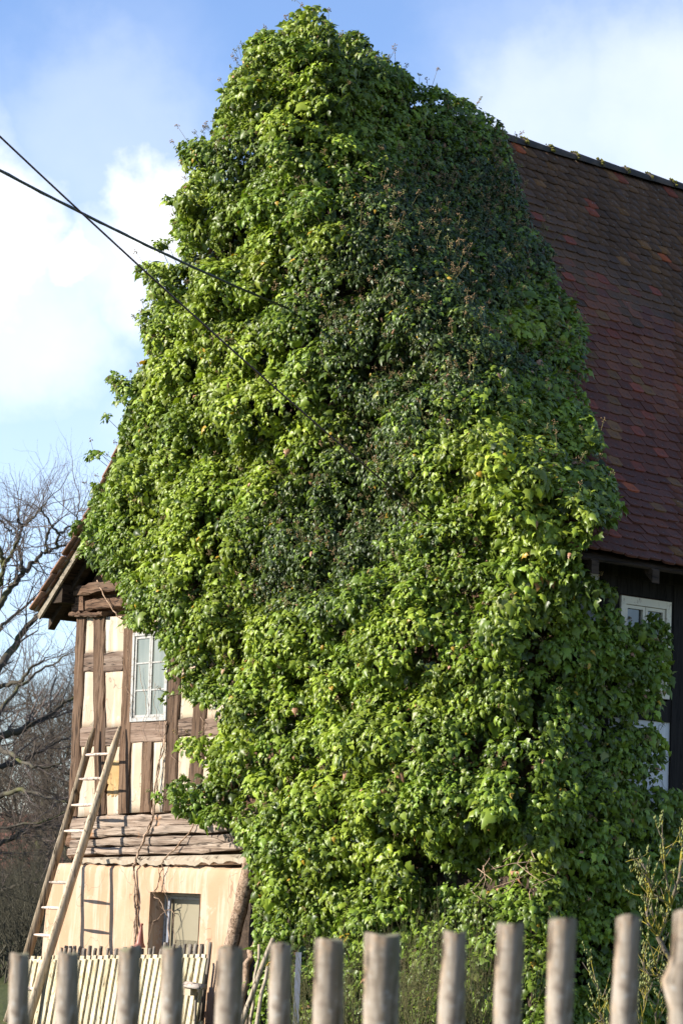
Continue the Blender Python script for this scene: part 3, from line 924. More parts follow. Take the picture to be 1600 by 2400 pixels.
for (s0, s1) in ((B0 + .074, mid_ - .003), (mid_ + .003, B1 - .074)):
    za, zb = ZA + .094, ZB - .084
    swb('sash', s0, s0 + .035, za, zb, -.04, .022, M_CPAINT); swb('sash', s1 - .035, s1, za, zb, -.04, .022, M_CPAINT)
    swb('sash', s0 + .035, s1 - .035, za, za + .035, -.04, .020, M_CPAINT); swb('sash', s0 + .035, s1 - .035, zb - .035, zb, -.04, .020, M_CPAINT)
    zm = (za + zb) / 2
    swb('glazing_bar', s0 + .035, s1 - .035, zm - .01, zm + .01, -.02, .012, M_CPAINT)
    swb('pane', s0 + .03, s1 - .03, za + .03, zm, -.012, -.008, M_GLASS); swb('pane', s0 + .03, s1 - .03, zm, zb - .03, -.012, -.008, M_GLASS)
# ------------------------------------------------------------------ the ivy
ivy = house_empty('ivy')
tag(ivy, 'huge ivy with bright and dark leaves covering the gable and spilling onto the roof', 'ivy')
SC = 1600 / 1568
SUN_HS = np.array([-(SUN @ AX_A), SUN @ AX_B, SUN[2]])
# (photo x, y, radius x, radius y, change in thickness): overhangs added for shade, and mounds and hollows seen in the photograph
RELIEF = [(1190, 1060, 190, 120, .35), (1290, 1180, 110, 90, .2), (960, 1490, 120, 90, .22), (1260, 1470, 120, 90, .28), (770, 560, 70, 50, .2), (1190, 770, 110, 50, .28), (700, 1000, 130, 60, .2),
          (760, 270, 170, 60, .2), (620, 950, 120, 60, .22), (560, 1260, 130, 90, .15), (900, 1750, 140, 80, .2), (780, 1950, 110, 80, .25), (1000, 1900, 120, 80, .2), (1290, 2010, 50, 60, .25), (480, 1480, 80, 60, .1),
          (700, 60, 60, 60, .1), (1080, 620, 120, 50, .15), (860, 860, 100, 60, .12), (1000, 2040, 80, 60, .15),
          (1150, 1890, 150, 45, .35), (1240, 1640, 90, 40, .2), (1100, 1800, 120, 60, .15),  # bulges added above the hollows to cast shade into them
          (1180, 2020, 100, 90, -1.0), (1240, 1725, 70, 36, -.6), (1210, 1215, 75, 26, -.5), (815, 1130, 45, 22, -.5), (590, 1880, 55, 60, -.45), (560, 885, 40, 22, -.4), (650, 1030, 80, 16, -.3), (1200, 1320, 110, 26, -.45),
          (860, 960, 50, 16, -.3), (1130, 2240, 70, 60, -.3), (1350, 2290, 90, 90, -.5), (820, 2060, 40, 20, -.35), (1175, 900, 60, 16, -.25), (620, 740, 60, 16, -.25), (980, 2210, 40, 40, -.3), (900, 400, 60, 14, -.2), (1390, 1360, 50, 40, -.25)]
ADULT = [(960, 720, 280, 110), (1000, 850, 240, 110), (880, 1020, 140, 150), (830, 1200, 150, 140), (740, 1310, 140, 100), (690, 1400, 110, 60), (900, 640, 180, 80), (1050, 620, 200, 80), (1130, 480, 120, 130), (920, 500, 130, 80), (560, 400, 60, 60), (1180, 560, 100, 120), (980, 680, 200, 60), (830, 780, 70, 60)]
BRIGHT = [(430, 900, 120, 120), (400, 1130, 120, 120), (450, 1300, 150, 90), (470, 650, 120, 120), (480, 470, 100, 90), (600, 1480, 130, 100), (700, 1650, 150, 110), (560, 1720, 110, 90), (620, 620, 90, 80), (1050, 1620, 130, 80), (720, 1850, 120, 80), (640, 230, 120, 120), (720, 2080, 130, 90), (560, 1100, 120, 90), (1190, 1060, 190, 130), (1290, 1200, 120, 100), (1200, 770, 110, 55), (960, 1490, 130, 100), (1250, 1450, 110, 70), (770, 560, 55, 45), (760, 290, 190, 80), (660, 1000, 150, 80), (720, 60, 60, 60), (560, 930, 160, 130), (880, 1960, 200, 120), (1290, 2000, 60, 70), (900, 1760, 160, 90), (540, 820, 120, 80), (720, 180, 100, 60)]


def blobs(px, lst):
    r = np.zeros(len(px))
    for (x, y, rx, ry) in lst:
        r = np.maximum(r, np.exp(-(((px[:, 0] - x) / rx) ** 2 + ((px[:, 1] - y) / ry) ** 2) * .9))
    return r


def relief(px):
    r = np.zeros(len(px))
    for (x, y, rx, ry, h) in RELIEF:
        r += h * np.exp(-(((px[:, 0] - x) / rx) ** 2 + ((px[:, 1] - y) / ry) ** 2))
    return r


def ledges(u, z, s):
    ph = z / .78 + 2.2 * fbm(u * .55, z * .35, s, 2) + .6 * fbm(u * 1.7, z * 1.2, s + 3, 2)
    p = ph - np.floor(ph)
    return (1 - p) ** .8 * np.minimum(1, p * 9)


_ma, _mz = [], []
for _ in range(4000):
    qa, qz = rng.uniform(-.4, 9.4), rng.uniform(0, 12)
    if all((qa - x) ** 2 + (1.25 * (qz - y)) ** 2 > .40 ** 2 for x, y in zip(_ma, _mz)): _ma.append(qa); _mz.append(qz)
_ma, _mz = np.array(_ma), np.array(_mz); _mr = rng.uniform(.26, .58, len(_ma)); _mh = rng.uniform(.6, 1.15, len(_ma))


def mounds(a, z):
    out = np.zeros(len(a))
    for x, y, rr, hh in zip(_ma, _mz, _mr, _mh):
        dz = z - y; dz = np.where(dz < 0, dz * 1.5, dz * .85)       # they droop: steep below, gently sloping above
        q = 1 - (((a - x) / (rr * 1.15)) ** 2 + (dz / rr) ** 2)
        out = np.maximum(out, hh * np.sqrt(np.maximum(q, 0)))
    return out


def thick_gable(a, z):
    base = np.interp(z, [0, 1.5, 2.6, 4.5, 5.6, 6.6, 7.6, 8.6, 10.0, 11.2, 12.2], [.62, .55, .50, .50, .42, .46, .62, .78, .88, .80, .5])
    base = base * np.interp(a, [-.5, .3, 1.4, 2.4, 6, 7.6, 8.8], [.35, .68, .95, 1.05, 1.0, .80, .45])
    base = np.where((z < 4.9) & (a < 1.3), base * np.interp(a, [-.4, .1, .6, 1.3], [.10, .22, .62, 1.0]), base)
    P0 = np.stack([-a, -base, z], -1)
    px = proj(to_world(P0))
    t = base + .36 * (ledges(a, z, 3) - .45) + .24 * (fbm(a * .8, z * .8, 17) - .5) + .76 * (mounds(a, z) - .48) + relief(px)
    rz = np.interp(np.abs(a - HALF), [0, PROF[1][0], PROF[0][0]], [PROF[2][1], PROF[1][1], PROF[0][1]])
    t = np.where((z > rz - .75) & (z > 5.4), np.maximum(t, .52), t)
    return np.maximum(t, .10), px


clP, clN, clR = [], [], []


def add_cl(P, Nn, R):
    clP.append(P); clN.append(Nn); clR.append(R)


# A: gable
n = 9000
a = rng.uniform(-.35, 9.5, n); z = rng.uniform(.05, 11.9, n)
top = np.array([roof_z(x - HALF) if abs(x - HALF) < HALF + .58 else 5.1 for x in a])
ok = (z < top + .45) & ((z > 4.9) | (a > .02))
a, z = a[ok], z[ok]
T, _ = thick_gable(a, z)
PP = np.stack([-a, -T, z], -1)
e = .12
Ta, _ = thick_gable(a + e, z); Tz, _ = thick_gable(a, z + e)
NN = np.stack([(Ta - T) / e * .5, -np.ones(len(a)), np.clip(-(Tz - T) / e, -.5, 1.2) * .5 + .12], -1)
NN[:, 0] += np.clip((.35 - a) / .6, 0, 1.2)
NN /= np.linalg.norm(NN, axis=1, keepdims=True)
add_cl(PP, NN, rng.uniform(.13, .26, len(a)))
# B: round the corner along the side wall
n = 2600
b = rng.uniform(-.3, 2.6, n); z = rng.uniform(.05, 5.0, n)
T = .20 + .20 * (ledges(b, z, 9) - .4) + .16 * (fbm(b * 1.2, z * 1.2, 8) - .5) + np.interp(z, [0, 2, 3, 5], [.18, .12, .05, .0])
T = np.maximum(T * np.interp(b, [-.3, 0, .5, 1.2, 2.4], [.25, .35, .7, .75, .5]), .05)
add_cl(np.stack([T, b, z], -1), np.tile(np.array([.97, -.10, .15]), (n, 1)), rng.uniform(.13, .24, n))
# C: sheet over the roof slope and the ridge
n = 4200
s_ = rng.uniform(0, LEN, n); b = rng.uniform(-.45, 3.6, n)
pts, nrm = [], []
for q in s_:
    p, t, nn_ = on_slope(q, 1); pts.append(p); nrm.append(nn_)
pts, nrm = np.array(pts), np.array(nrm)
T = (.16 + .22 * (fbm(b * 1.3, s_ * 1.3, 12) - .35)) * np.interp(b, [-.45, .2, 1.5, 3.4], [1.9, 1.5, 1.0, .7])
T = np.maximum(T, .05) + np.interp(s_, [LEN - 1.2, LEN], [0, .22]) * np.interp(b, [-.4, 3.2], [1.5, .3])
Pc = pts + nrm * T[:, None]; Pc[:, 1] += b
add_cl(Pc, nrm + np.array([0, -.12, .1]), rng.uniform(.12, .22, n))
# E: fringe hanging over both rakes
for sg_, n in ((1, 900), (-1, 500)):
    s_ = rng.uniform(.6, LEN, n); b = rng.uniform(-.85, -.05, n); hh = rng.uniform(.02, .34, n)
    pts, nrm = [], []
    for q in s_:
        p, t, nn_ = on_slope(q, sg_); pts.append(p); nrm.append(nn_)
    pts, nrm = np.array(pts), np.array(nrm); Pc = pts + nrm * hh[:, None]; Pc[:, 1] += b
    add_cl(Pc, nrm * .6 + np.array([0, -.8, .2]), rng.uniform(.12, .20, n))
# D: crest above the apex
n = 500
b = rng.uniform(-1.0, 1.3, n); d = rng.normal(0, .38, n); h = rng.uniform(-.1, .95, n) * np.exp(-(b + .1) ** 2 * .9)
Pc = np.stack([-HALF + d, b, Z_RIDGE + h * np.exp(-(d / .55) ** 2)], -1)
add_cl(Pc, np.stack([d * .9, -.6 + b * .2, np.full(n, .75)], -1), rng.uniform(.11, .20, n))
clP = np.concatenate(clP); clN = np.concatenate(clN); clN /= np.linalg.norm(clN, axis=1, keepdims=True); clR = np.concatenate(clR)
cpx = proj(to_world(clP))
margin = (clR * 85)[:, None]
ctr = np.array([800, 1250.0])
ins = in_poly(cpx, IVY) & in_poly(cpx + margin * np.array([1, 0]), IVY) & in_poly(cpx - margin * np.array([1, 0]), IVY) & in_poly(cpx - margin * np.array([0, 1]) * .8, IVY) & in_poly(cpx + margin * np.array([0, 1]) * .8, IVY)
infr = cpx[:, 1] < 2480
hollow = np.zeros(len(cpx), bool)
for (x, y, rx, ry) in [(1185, 2025, 75, 62), (1240, 1722, 48, 22), (1340, 2260, 60, 60)]: hollow |= (((cpx[:, 0] - x) / rx) ** 2 + ((cpx[:, 1] - y) / ry) ** 2 < 1) & (rng.random(len(cpx)) < .7)
ins &= ~hollow
keep0 = ins | (in_poly(cpx, IVY) & (cpx[:, 1] > 2250) & ~hollow)
clP, clN, clR, cpx = clP[keep0], clN[keep0], clR[keep0], cpx[keep0]
# sprigs that stand out from the outline (photo position, how far they stand out from the gable)
SPR = [(425, 345, 1.35), (455, 355, 1.25), (335, 630, .95), (362, 640, .9), (262, 885, .6), (285, 905, .55), (345, 745, .8), (240, 1140, .3), (255, 1150, .25), (212, 1265, .25), (425, 1745, .42), (450, 1735, .42), (472, 1745, .4), (418, 1830, .42), (445, 1850, .42),
       (475, 1870, .42), (420, 1880, .40), (460, 1900, .40), (500, 1890, .45), (615, 95, .9), (640, 105, .95), (540, 200, .95), (730, 40, .8), (745, 60, .8), (715, 75, .8), (830, 100, .6), (855, 125, .5), (505, 320, .95), (590, 150, .95), (690, 110, .95), (214, 1262, .42), (222, 1235, .42), (230, 1205, .42), (240, 1180, .42), (250, 1158, .42), (262, 1130, .42), (274, 1105, .42), (286, 1080, .42), (294, 1055, .43), (300, 1030, .44), (306, 1000, .45), (300, 1050, .42), (280, 1095, .42), (312, 1015, .45), (260, 1145, .42), (240, 1195, .42), (250, 1225, .25), (270, 1190, .25), (290, 1150, .25), (1345, 1250, .35), (1352, 1290, .30), (1330, 1310, .35), (1368, 1268, .22), (1312, 1285, .4), (1320, 1335, .35), (1380, 1240, .25), (1340, 1350, .3), (1300, 1320, .45), (1360, 1325, .25), (1290, 1290, .5), (1375, 1295, .15), (650, 180, .95), (680, 200, .95), (710, 190, .9), (740, 210, .9), (700, 240, .95), (660, 240, .95), (730, 260, .9), (690, 150, .9), (640, 215, .95), (760, 240, .85), (720, 225, .9), (670, 265, .95), (745, 170, .8), (700, 215, .8), (730, 240, .8), (690, 215, .8)]
sp = []
for (x, y, off) in SPR:
    aa, zz = G(x, y, off); sp.append((-aa, -off, zz))
sp = np.array(sp); clP = np.concatenate([clP, sp]); clN = np.concatenate([clN, np.tile(np.array([-.35, -.8, .45]), (len(sp), 1))]); clR = np.concatenate([clR, rng.uniform(.102, .145, len(sp))])
# young shoots that break the outline
ee = ~(in_poly(cpx + margin[keep0] * np.array([2.2, 0]), IVY) & in_poly(cpx - margin[keep0] * np.array([2.2, 0]), IVY) & in_poly(cpx - margin[keep0] * np.array([0, 2.0]), IVY))
ei = np.where(ee & (cpx[:, 1] < 2000) & (cpx[:, 1] > 330) & (rng.random(len(cpx)) < .12))[0]
ol = cpx[ei] - np.array([860, 1350.0]); ol /= np.linalg.norm(ol, axis=1, keepdims=True)
dw = ol[:, :1] * RGT - ol[:, 1:] * UPV + np.array([0, 0, .35]); dh = np.stack([-(dw @ AX_A), dw @ AX_B, dw[:, 2]], -1)
shoot = clP[ei] + dh * rng.uniform(.14, .36, (len(ei), 1)); shN = dh / np.linalg.norm(dh, axis=1, keepdims=True) * .6 + clN[ei] * .5
okS = ((shoot[:, 2] > 6) | (shoot[:, 0] < -1)) & ~(cpx[ei][:, 0] > 850)
sp = np.concatenate([sp, shoot[okS]]); clP = np.concatenate([clP, shoot[okS]]); clN = np.concatenate([clN, shN[okS]]); clR = np.concatenate([clR, rng.uniform(.05, .10, int(okS.sum()))])
SHOOTS = [(clP[i], s) for i, s, k in zip(ei, shoot, okS) if k]
# thin to an even spacing
perm = np.concatenate([np.arange(len(clP) - len(sp), len(clP)), rng.permutation(len(clP) - len(sp))]); grid = {}; keep = []
for i in perm:
    p = clP[i]; c = tuple(np.floor(p / .17).astype(int)); good = True
    for dx in (-1, 0, 1):
        for dy in (-1, 0, 1):
            for dz in (-1, 0, 1):
                for j in grid.get((c[0] + dx, c[1] + dy, c[2] + dz), ()):
                    if np.sum((clP[j] - p) ** 2) < (.72 * (clR[i] + clR[j]) * .75) ** 2: good = False
    if good or i >= len(clP) - len(sp): grid.setdefault(c, []).append(i); keep.append(i)
clP, clN, clR = clP[keep], clN[keep], clR[keep]
cpx = proj(to_world(clP))
clN /= np.linalg.norm(clN, axis=1, keepdims=True)
nC = len(clP)
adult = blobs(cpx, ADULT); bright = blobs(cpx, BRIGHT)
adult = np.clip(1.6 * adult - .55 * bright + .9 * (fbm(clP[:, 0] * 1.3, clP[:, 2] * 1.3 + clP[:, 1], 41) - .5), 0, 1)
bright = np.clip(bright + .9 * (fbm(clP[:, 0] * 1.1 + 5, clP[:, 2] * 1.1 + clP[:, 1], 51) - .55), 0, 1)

JV = np.array([(0, 0, 0), (0, .5, .05), (0, 1.08, -.22), (-.20, -.12, -.08), (-.47, .08, -.22), (-.32, .32, -.09), (-.36, .50, -.17), (-.15, .72, -.10), (.20, -.12, -.08), (.47, .08, -.22), (.32, .32, -.09), (.36, .50, -.17), (.15, .72, -.10)])
JF = np.array([(0, 3, 4), (0, 4, 5), (0, 5, 1), (1, 5, 6), (1, 6, 7), (1, 7, 2), (0, 9, 8), (0, 10, 9), (0, 1, 10), (1, 11, 10), (1, 12, 11), (1, 2, 12)])[:, ::-1]
AV = np.array([(0, 0, 0), (0, .52, .05), (0, 1.15, -.22), (-.22, .14, -.03), (-.27, .45, -.06), (-.15, .82, -.10), (.22, .14, -.03), (.27, .45, -.06), (.15, .82, -.10), (-.02, -.0, 0), (.0, .3, .03), (.0, .8, -.05), (.02, 0, 0)])
AF = np.array([(0, 3, 10), (3, 4, 10), (10, 4, 1), (4, 5, 1), (1, 5, 11), (5, 2, 11), (0, 10, 6), (6, 10, 7), (10, 1, 7), (7, 1, 8), (1, 11, 8), (8, 11, 2)])[:, ::-1]


def orient(nl, tip):
    nl = nl / (np.linalg.norm(nl, axis=1, keepdims=True) + 1e-9)
    tip = tip - nl * np.sum(tip * nl, 1, keepdims=True); tip /= np.linalg.norm(tip, axis=1, keepdims=True) + 1e-9
    return np.stack([np.cross(tip, nl), tip, nl], 2)


lp, ln_, lt, lsz, lk, lc, lex = [], [], [], [], [], [], []
UPH = np.array([0, 0, 1.0])
cnt = np.clip((clR / .19) ** 2 * 138, 12, 270) * (1 + .35 * adult)
cnt[cpx[:, 1] > 2450] *= .4
cnt = cnt.astype(int)
ci = np.repeat(np.arange(nC), cnt); m = len(ci)
r3 = rng.normal(0, 1, (m, 3)); r3 /= np.linalg.norm(r3, axis=1, keepdims=True)
ax = clN[ci] * .9 + UPH * .28; ax /= np.linalg.norm(ax, axis=1, keepdims=True)
dt = np.sum(r3 * ax, 1, keepdims=True); r3 = np.where(dt < -.15, r3 - 2 * dt * ax, r3)
rad = clR[ci][:, None] * rng.uniform(.62, 1.12, (m, 1)) * np.where(rng.random((m, 1)) < .05, 1.25, 1.0)
pos = clP[ci] + r3 * rad * np.array([1.12, 1.0, .92])
nl = r3 * .55 + clN[ci] * .35 + UPH * .25 + rng.normal(0, .45, (m, 3))
tip = np.array([0, 0, -1.0]) + r3 * .45 + clN[ci] * .15 + rng.normal(0, .42, (m, 3))
isA = rng.random(m) < adult[ci] * .86
sz = np.where(isA, rng.uniform(.038, .066, m), .039 * np.exp(rng.normal(.22, .34, m)) * (1 + .16 * bright[ci]) * np.where(cpx[ci, 1] > 1700, 1.08, 1.0) * np.where(cpx[ci, 0] > 1150, 1.22, 1.0))
# colours of the leaves themselves
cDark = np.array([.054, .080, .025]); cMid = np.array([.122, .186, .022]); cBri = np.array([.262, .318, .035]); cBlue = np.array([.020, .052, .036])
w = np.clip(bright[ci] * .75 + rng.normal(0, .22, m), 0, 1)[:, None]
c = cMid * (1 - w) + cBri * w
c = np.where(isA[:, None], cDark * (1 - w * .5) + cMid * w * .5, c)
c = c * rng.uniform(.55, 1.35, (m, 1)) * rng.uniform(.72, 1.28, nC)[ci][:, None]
ev = rng.random(m)
c = np.where((ev < .004)[:, None], np.array([.42, .26, .03]), c); c = np.where(((ev > .004) & (ev < .007))[:, None], np.array([.42, .22, .13]), c)
c = np.where(((ev > .007) & (ev < .025))[:, None], np.array([.22, .24, .07]), c)
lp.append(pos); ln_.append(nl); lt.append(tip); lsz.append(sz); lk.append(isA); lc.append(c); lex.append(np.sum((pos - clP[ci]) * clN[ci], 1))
# deeper layer of older, larger leaves behind the mounds, colour darkened for shade in gaps
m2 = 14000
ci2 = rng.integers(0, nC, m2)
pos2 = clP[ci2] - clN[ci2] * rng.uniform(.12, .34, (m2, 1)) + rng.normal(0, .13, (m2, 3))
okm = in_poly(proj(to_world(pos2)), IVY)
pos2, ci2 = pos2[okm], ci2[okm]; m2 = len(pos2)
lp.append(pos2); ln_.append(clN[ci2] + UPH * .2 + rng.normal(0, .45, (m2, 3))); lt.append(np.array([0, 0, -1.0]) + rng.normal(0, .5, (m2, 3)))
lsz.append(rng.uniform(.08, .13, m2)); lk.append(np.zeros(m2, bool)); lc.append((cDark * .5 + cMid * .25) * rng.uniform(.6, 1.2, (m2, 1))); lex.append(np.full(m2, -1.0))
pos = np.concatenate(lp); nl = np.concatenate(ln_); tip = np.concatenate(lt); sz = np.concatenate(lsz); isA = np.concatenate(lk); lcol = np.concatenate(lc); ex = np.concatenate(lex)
# leaves keep inside the outline of the plant; only the young shoots reach past it
lpx = proj(to_world(pos)); toc = np.array([860, 1300.0]) - lpx; toc /= np.linalg.norm(toc, axis=1, keepdims=True)
isSh = np.zeros(len(pos), bool); isSh[:m] = clR[ci] < .10
kp = in_poly(lpx + toc * 4, IVY) | isSh | (lpx[:, 1] > 2300)
for (x, y, rx, ry) in [(1240, 1722, 36, 16), (1345, 2265, 45, 50), (820, 1130, 22, 10), (590, 1885, 25, 30)]: kp &= ~((((lpx[:, 0] - x) / rx) ** 2 + ((lpx[:, 1] - y) / ry) ** 2 < 1) & (rng.random(len(lpx)) < .85))
pos, nl, tip, sz, isA, lcol, ex = pos[kp], nl[kp], tip[kp], sz[kp], isA[kp], lcol[kp], ex[kp]
RR = orient(nl, tip)
sx = rng.uniform(.85, 1.15, len(pos))
# the 300 leaves that show largest are parts of their own
lpx = proj(to_world(pos)); dist = np.linalg.norm(to_world(pos) - CAM, axis=1)
vd = to_house(CAM) - pos; vd /= np.linalg.norm(vd, axis=1, keepdims=True)
score = sz / dist * np.clip(np.sum(RR[:, :, 2] * vd, 1), 0, 1) + ex * .0022 + rng.normal(0, .0003, len(pos))
score[(lpx[:, 0] < 5) | (lpx[:, 0] > 1595) | (lpx[:, 1] > 2140) | (ex < 0)] = -1
big = np.argsort(-score)[:300]; bigset = np.zeros(len(pos), bool); bigset[big] = True


def leaf_mesh(V, Fc, c):
    me = bpy.data.meshes.new('leaf'); me.from_pydata([tuple(p) for p in V], [], [tuple(map(int, q)) for q in Fc])
    me.polygons.foreach_set('use_smooth', [True] * len(me.polygons))
    at = me.color_attributes.new('tint', 'FLOAT_COLOR', 'POINT'); cc = np.ones((len(V), 4), np.float32); cc[:, :3] = c
    at.data.foreach_set('color', cc.ravel()); me.materials.append(M_LEAF); me.update(); return me


LM = {}
for i in big:
    key = (bool(isA[i]), *np.round(lcol[i] / .025).astype(int))
    if key not in LM: LM[key] = leaf_mesh(AV if isA[i] else JV, AF if isA[i] else JF, lcol[i])
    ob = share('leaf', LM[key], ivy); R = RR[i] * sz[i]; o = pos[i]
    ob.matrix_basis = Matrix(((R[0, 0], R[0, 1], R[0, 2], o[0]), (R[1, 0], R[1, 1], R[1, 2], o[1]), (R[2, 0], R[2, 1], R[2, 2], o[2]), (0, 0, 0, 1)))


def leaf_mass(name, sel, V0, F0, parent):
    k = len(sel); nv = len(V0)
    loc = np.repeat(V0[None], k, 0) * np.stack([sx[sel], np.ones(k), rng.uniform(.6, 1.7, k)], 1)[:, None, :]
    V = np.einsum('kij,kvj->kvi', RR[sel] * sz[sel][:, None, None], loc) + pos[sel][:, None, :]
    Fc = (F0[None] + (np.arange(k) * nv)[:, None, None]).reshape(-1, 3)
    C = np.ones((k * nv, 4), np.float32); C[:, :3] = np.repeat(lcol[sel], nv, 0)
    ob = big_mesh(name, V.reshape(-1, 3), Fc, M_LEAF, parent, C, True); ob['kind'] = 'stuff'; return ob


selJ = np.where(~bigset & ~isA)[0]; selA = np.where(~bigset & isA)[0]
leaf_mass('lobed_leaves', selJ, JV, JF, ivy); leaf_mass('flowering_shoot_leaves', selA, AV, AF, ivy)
print('IVY clumps', nC, 'leaves', len(pos))

# seed heads: little balls of buds on short stalks
ok = np.where((cpx[:, 1] < 2200))[0]
wts = .25 + adult[ok] * 1.2; pick = rng.choice(ok, 1700, p=wts / wts.sum())
pick = [i for i in pick if in_poly(cpx[i:i + 1] - np.array([[0, 16.0]]), IVY)[0] or rng.random() < .3]
sv, sf, sc_, segs = [], [], [], []
OCT = np.array([(1, 0, 0), (-1, 0, 0), (0, 1, 0), (0, -1, 0), (0, 0, 1), (0, 0, -1)], float)
OF = np.array([(0, 2, 4), (2, 1, 4), (1, 3, 4), (3, 0, 4), (2, 0, 5), (1, 2, 5), (3, 1, 5), (0, 3, 5)])
nb = 0
for i in pick:
    d = clN[i] * .7 + UPH * .6 + rng.normal(0, .35, 3); d /= np.linalg.norm(d)
    base_p = clP[i] + d * clR[i] * .9; tipp = clP[i] + d * (clR[i] * 1.05 + (rng.uniform(.03, .09) if rng.random() < .72 else rng.uniform(.1, .24)))
    segs.append((*base_p, *tipp, .0030, .0022))
    cc = np.array([.24, .155, .085]) * rng.uniform(.6, 1.4) if rng.random() < .7 else np.array([.20, .20, .08])
    for _ in range(9):
        o = rng.normal(0, 1, 3); o /= np.linalg.norm(o); q = tipp + o * rng.uniform(.016, .036)
        segs.append((*tipp, *q, .0014, .0012))
        sv.append(OCT * rng.uniform(.006, .010) + q); sf.append(OF + nb * 6); sc_.append(np.tile(np.array([*cc, 1]), (6, 1))); nb += 1
for (p0, p1) in SHOOTS: segs.append((*p0, *p1, .006, .003))
tv, tf_ = tubes_tri(segs, 3)
V = np.concatenate(sv + [tv]); Fc = np.concatenate(sf + [tf_ + nb * 6]); C = np.concatenate(sc_ + [np.tile(np.array([.16, .14, .06, 1]), (len(tv), 1))])
sh = big_mesh('seed_heads', V, Fc, M_SEED, ivy, C); sh['kind'] = 'stuff'


# woody stems: the trunk beside the plaster, runners over the bare wall, hanging shoots
def gpts(lst): return [(-(q := G(x, y, off))[0], -off, q[1]) for (x, y, off) in lst]


def stem(lst, r0, r1, n=6, wob=.012, sub=4):
    p = np.array(gpts(lst)); out = []
    for i in range(len(p) - 1):
        for k in range(sub): out.append(p[i] + (p[i + 1] - p[i]) * k / sub)
    out.append(p[-1]); out = np.array(out); out[1:-1] += rng.normal(0, wob, (len(out) - 2, 3))
    b = MB(); b.tube(out, np.linspace(r0, r1, len(out)) * rng.uniform(.88, 1.12, len(out)), n); return b.build('stem', M_STEM, ivy, True)


stem([(600, 1940, .30), (588, 2010, .30), (575, 2080, .34), (557, 2150, .40), (542, 2220, .46), (525, 2330, .55), (510, 2460, .6)], .075, .10, 10, .004)
stem([(620, 2150, .5), (600, 2200, .6), (580, 2260, .75), (560, 2350, .9), (548, 2430, 1.0)], .03, .05, 8)
stem([(640, 2205, .6), (618, 2270, .7), (590, 2350, .9), (565, 2420, 1.0)], .035, .045, 8)
for _ in range(2):
    o = _ * 5
    stem([(392 - o, 1690, .05), (382 + o, 1740, .05), (370, 1800, .05), (366 - o, 1870, .06), (358, 1920, .1), (340, 1960, .14), (322, 2005, .25), (314, 2035, .26), (316 + o, 2110, .27), (320 - o, 2180, .28), (318, 2260, .3)], .009, .015, 5, .010)
stem([(462, 1925, .1), (440, 1955, .13), (410, 1990, .16), (384, 2015, .26), (378, 2040, .27), (368, 2080, .28), (362, 2093, .25), (380, 2120, .20), (392, 2150, .16), (396, 2210, .15)], .010, .006, 5, .010)
stem([(375, 2050, .27), (364, 2090, .28), (378, 2130, .12), (408, 2140, .05), (412, 2210, .05)], .006, .005, 5, .012)
stem([(372, 2030, .27), (385, 2090, .25), (400, 2130, .15), (360, 2160, .26), (345, 2215, .28)], .005, .003, 4, .012)
stem([(228, 1360, .05), (240, 1385, .1), (262, 1425, .1), (285, 1450, .05)], .010, .006, 5)
for (x0, y0, x1, y1) in [(300, 1470, 308, 1690), (290, 1540, 312, 1680), (375, 1690, 372, 1900), (415, 1700, 405, 1800), (470, 1680, 475, 1760), (330, 1560, 342, 1780), (360, 1600, 378, 1760)]:
    k = 6
    stem([(x0 + (x1 - x0) * i / k + rng.normal(0, 5), y0 + (y1 - y0) * i / k, .045) for i in range(k + 1)], .004, .0025, 4, .006, 2)
for (x0, y0, x1, y1, o) in [(235, 1200, 250, 1290, .25), (305, 1080, 285, 1180, .35), (322, 1090, 300, 1220, .35), (340, 1100, 352, 1200, .4), (282, 1290, 300, 1400, .32), (240, 1215, 245, 1275, .25)]:
    k = 5
    stem([(x0 + (x1 - x0) * i / k + rng.normal(0, 4), y0 + (y1 - y0) * i / k, o) for i in range(k + 1)], .006, .004, 4, .008, 2)
for _ in range(14):                              # bare twigs in the dark hollow low on the right
    x, y = rng.uniform(1110, 1260), rng.uniform(1960, 2110); o = rng.uniform(.15, .5)
    stem([(x, y, o), (x + rng.normal(0, 30), y + rng.uniform(10, 40), o + .1), (x + rng.normal(0, 50), y + rng.uniform(30, 90), o + .15)], .006, .003, 4, .01, 2)
# ------------------------------------------------------------------ ladder against the gable
def solve_ladder(xt, yt, xb, yb, off_t):
    aT, zT = G(xt, yt, off_t)
    lo, hi = 0.0, 3.0                            # how far the lower measured point stands out, at the same a
    for _ in range(40):
        mid = (lo + hi) / 2; q = G(xb, yb, mid)
        if q[0] > aT: lo = mid
        else: hi = mid
    return np.array([-aT, -off_t, zT]), np.array([-aT, -mid, q[1]])


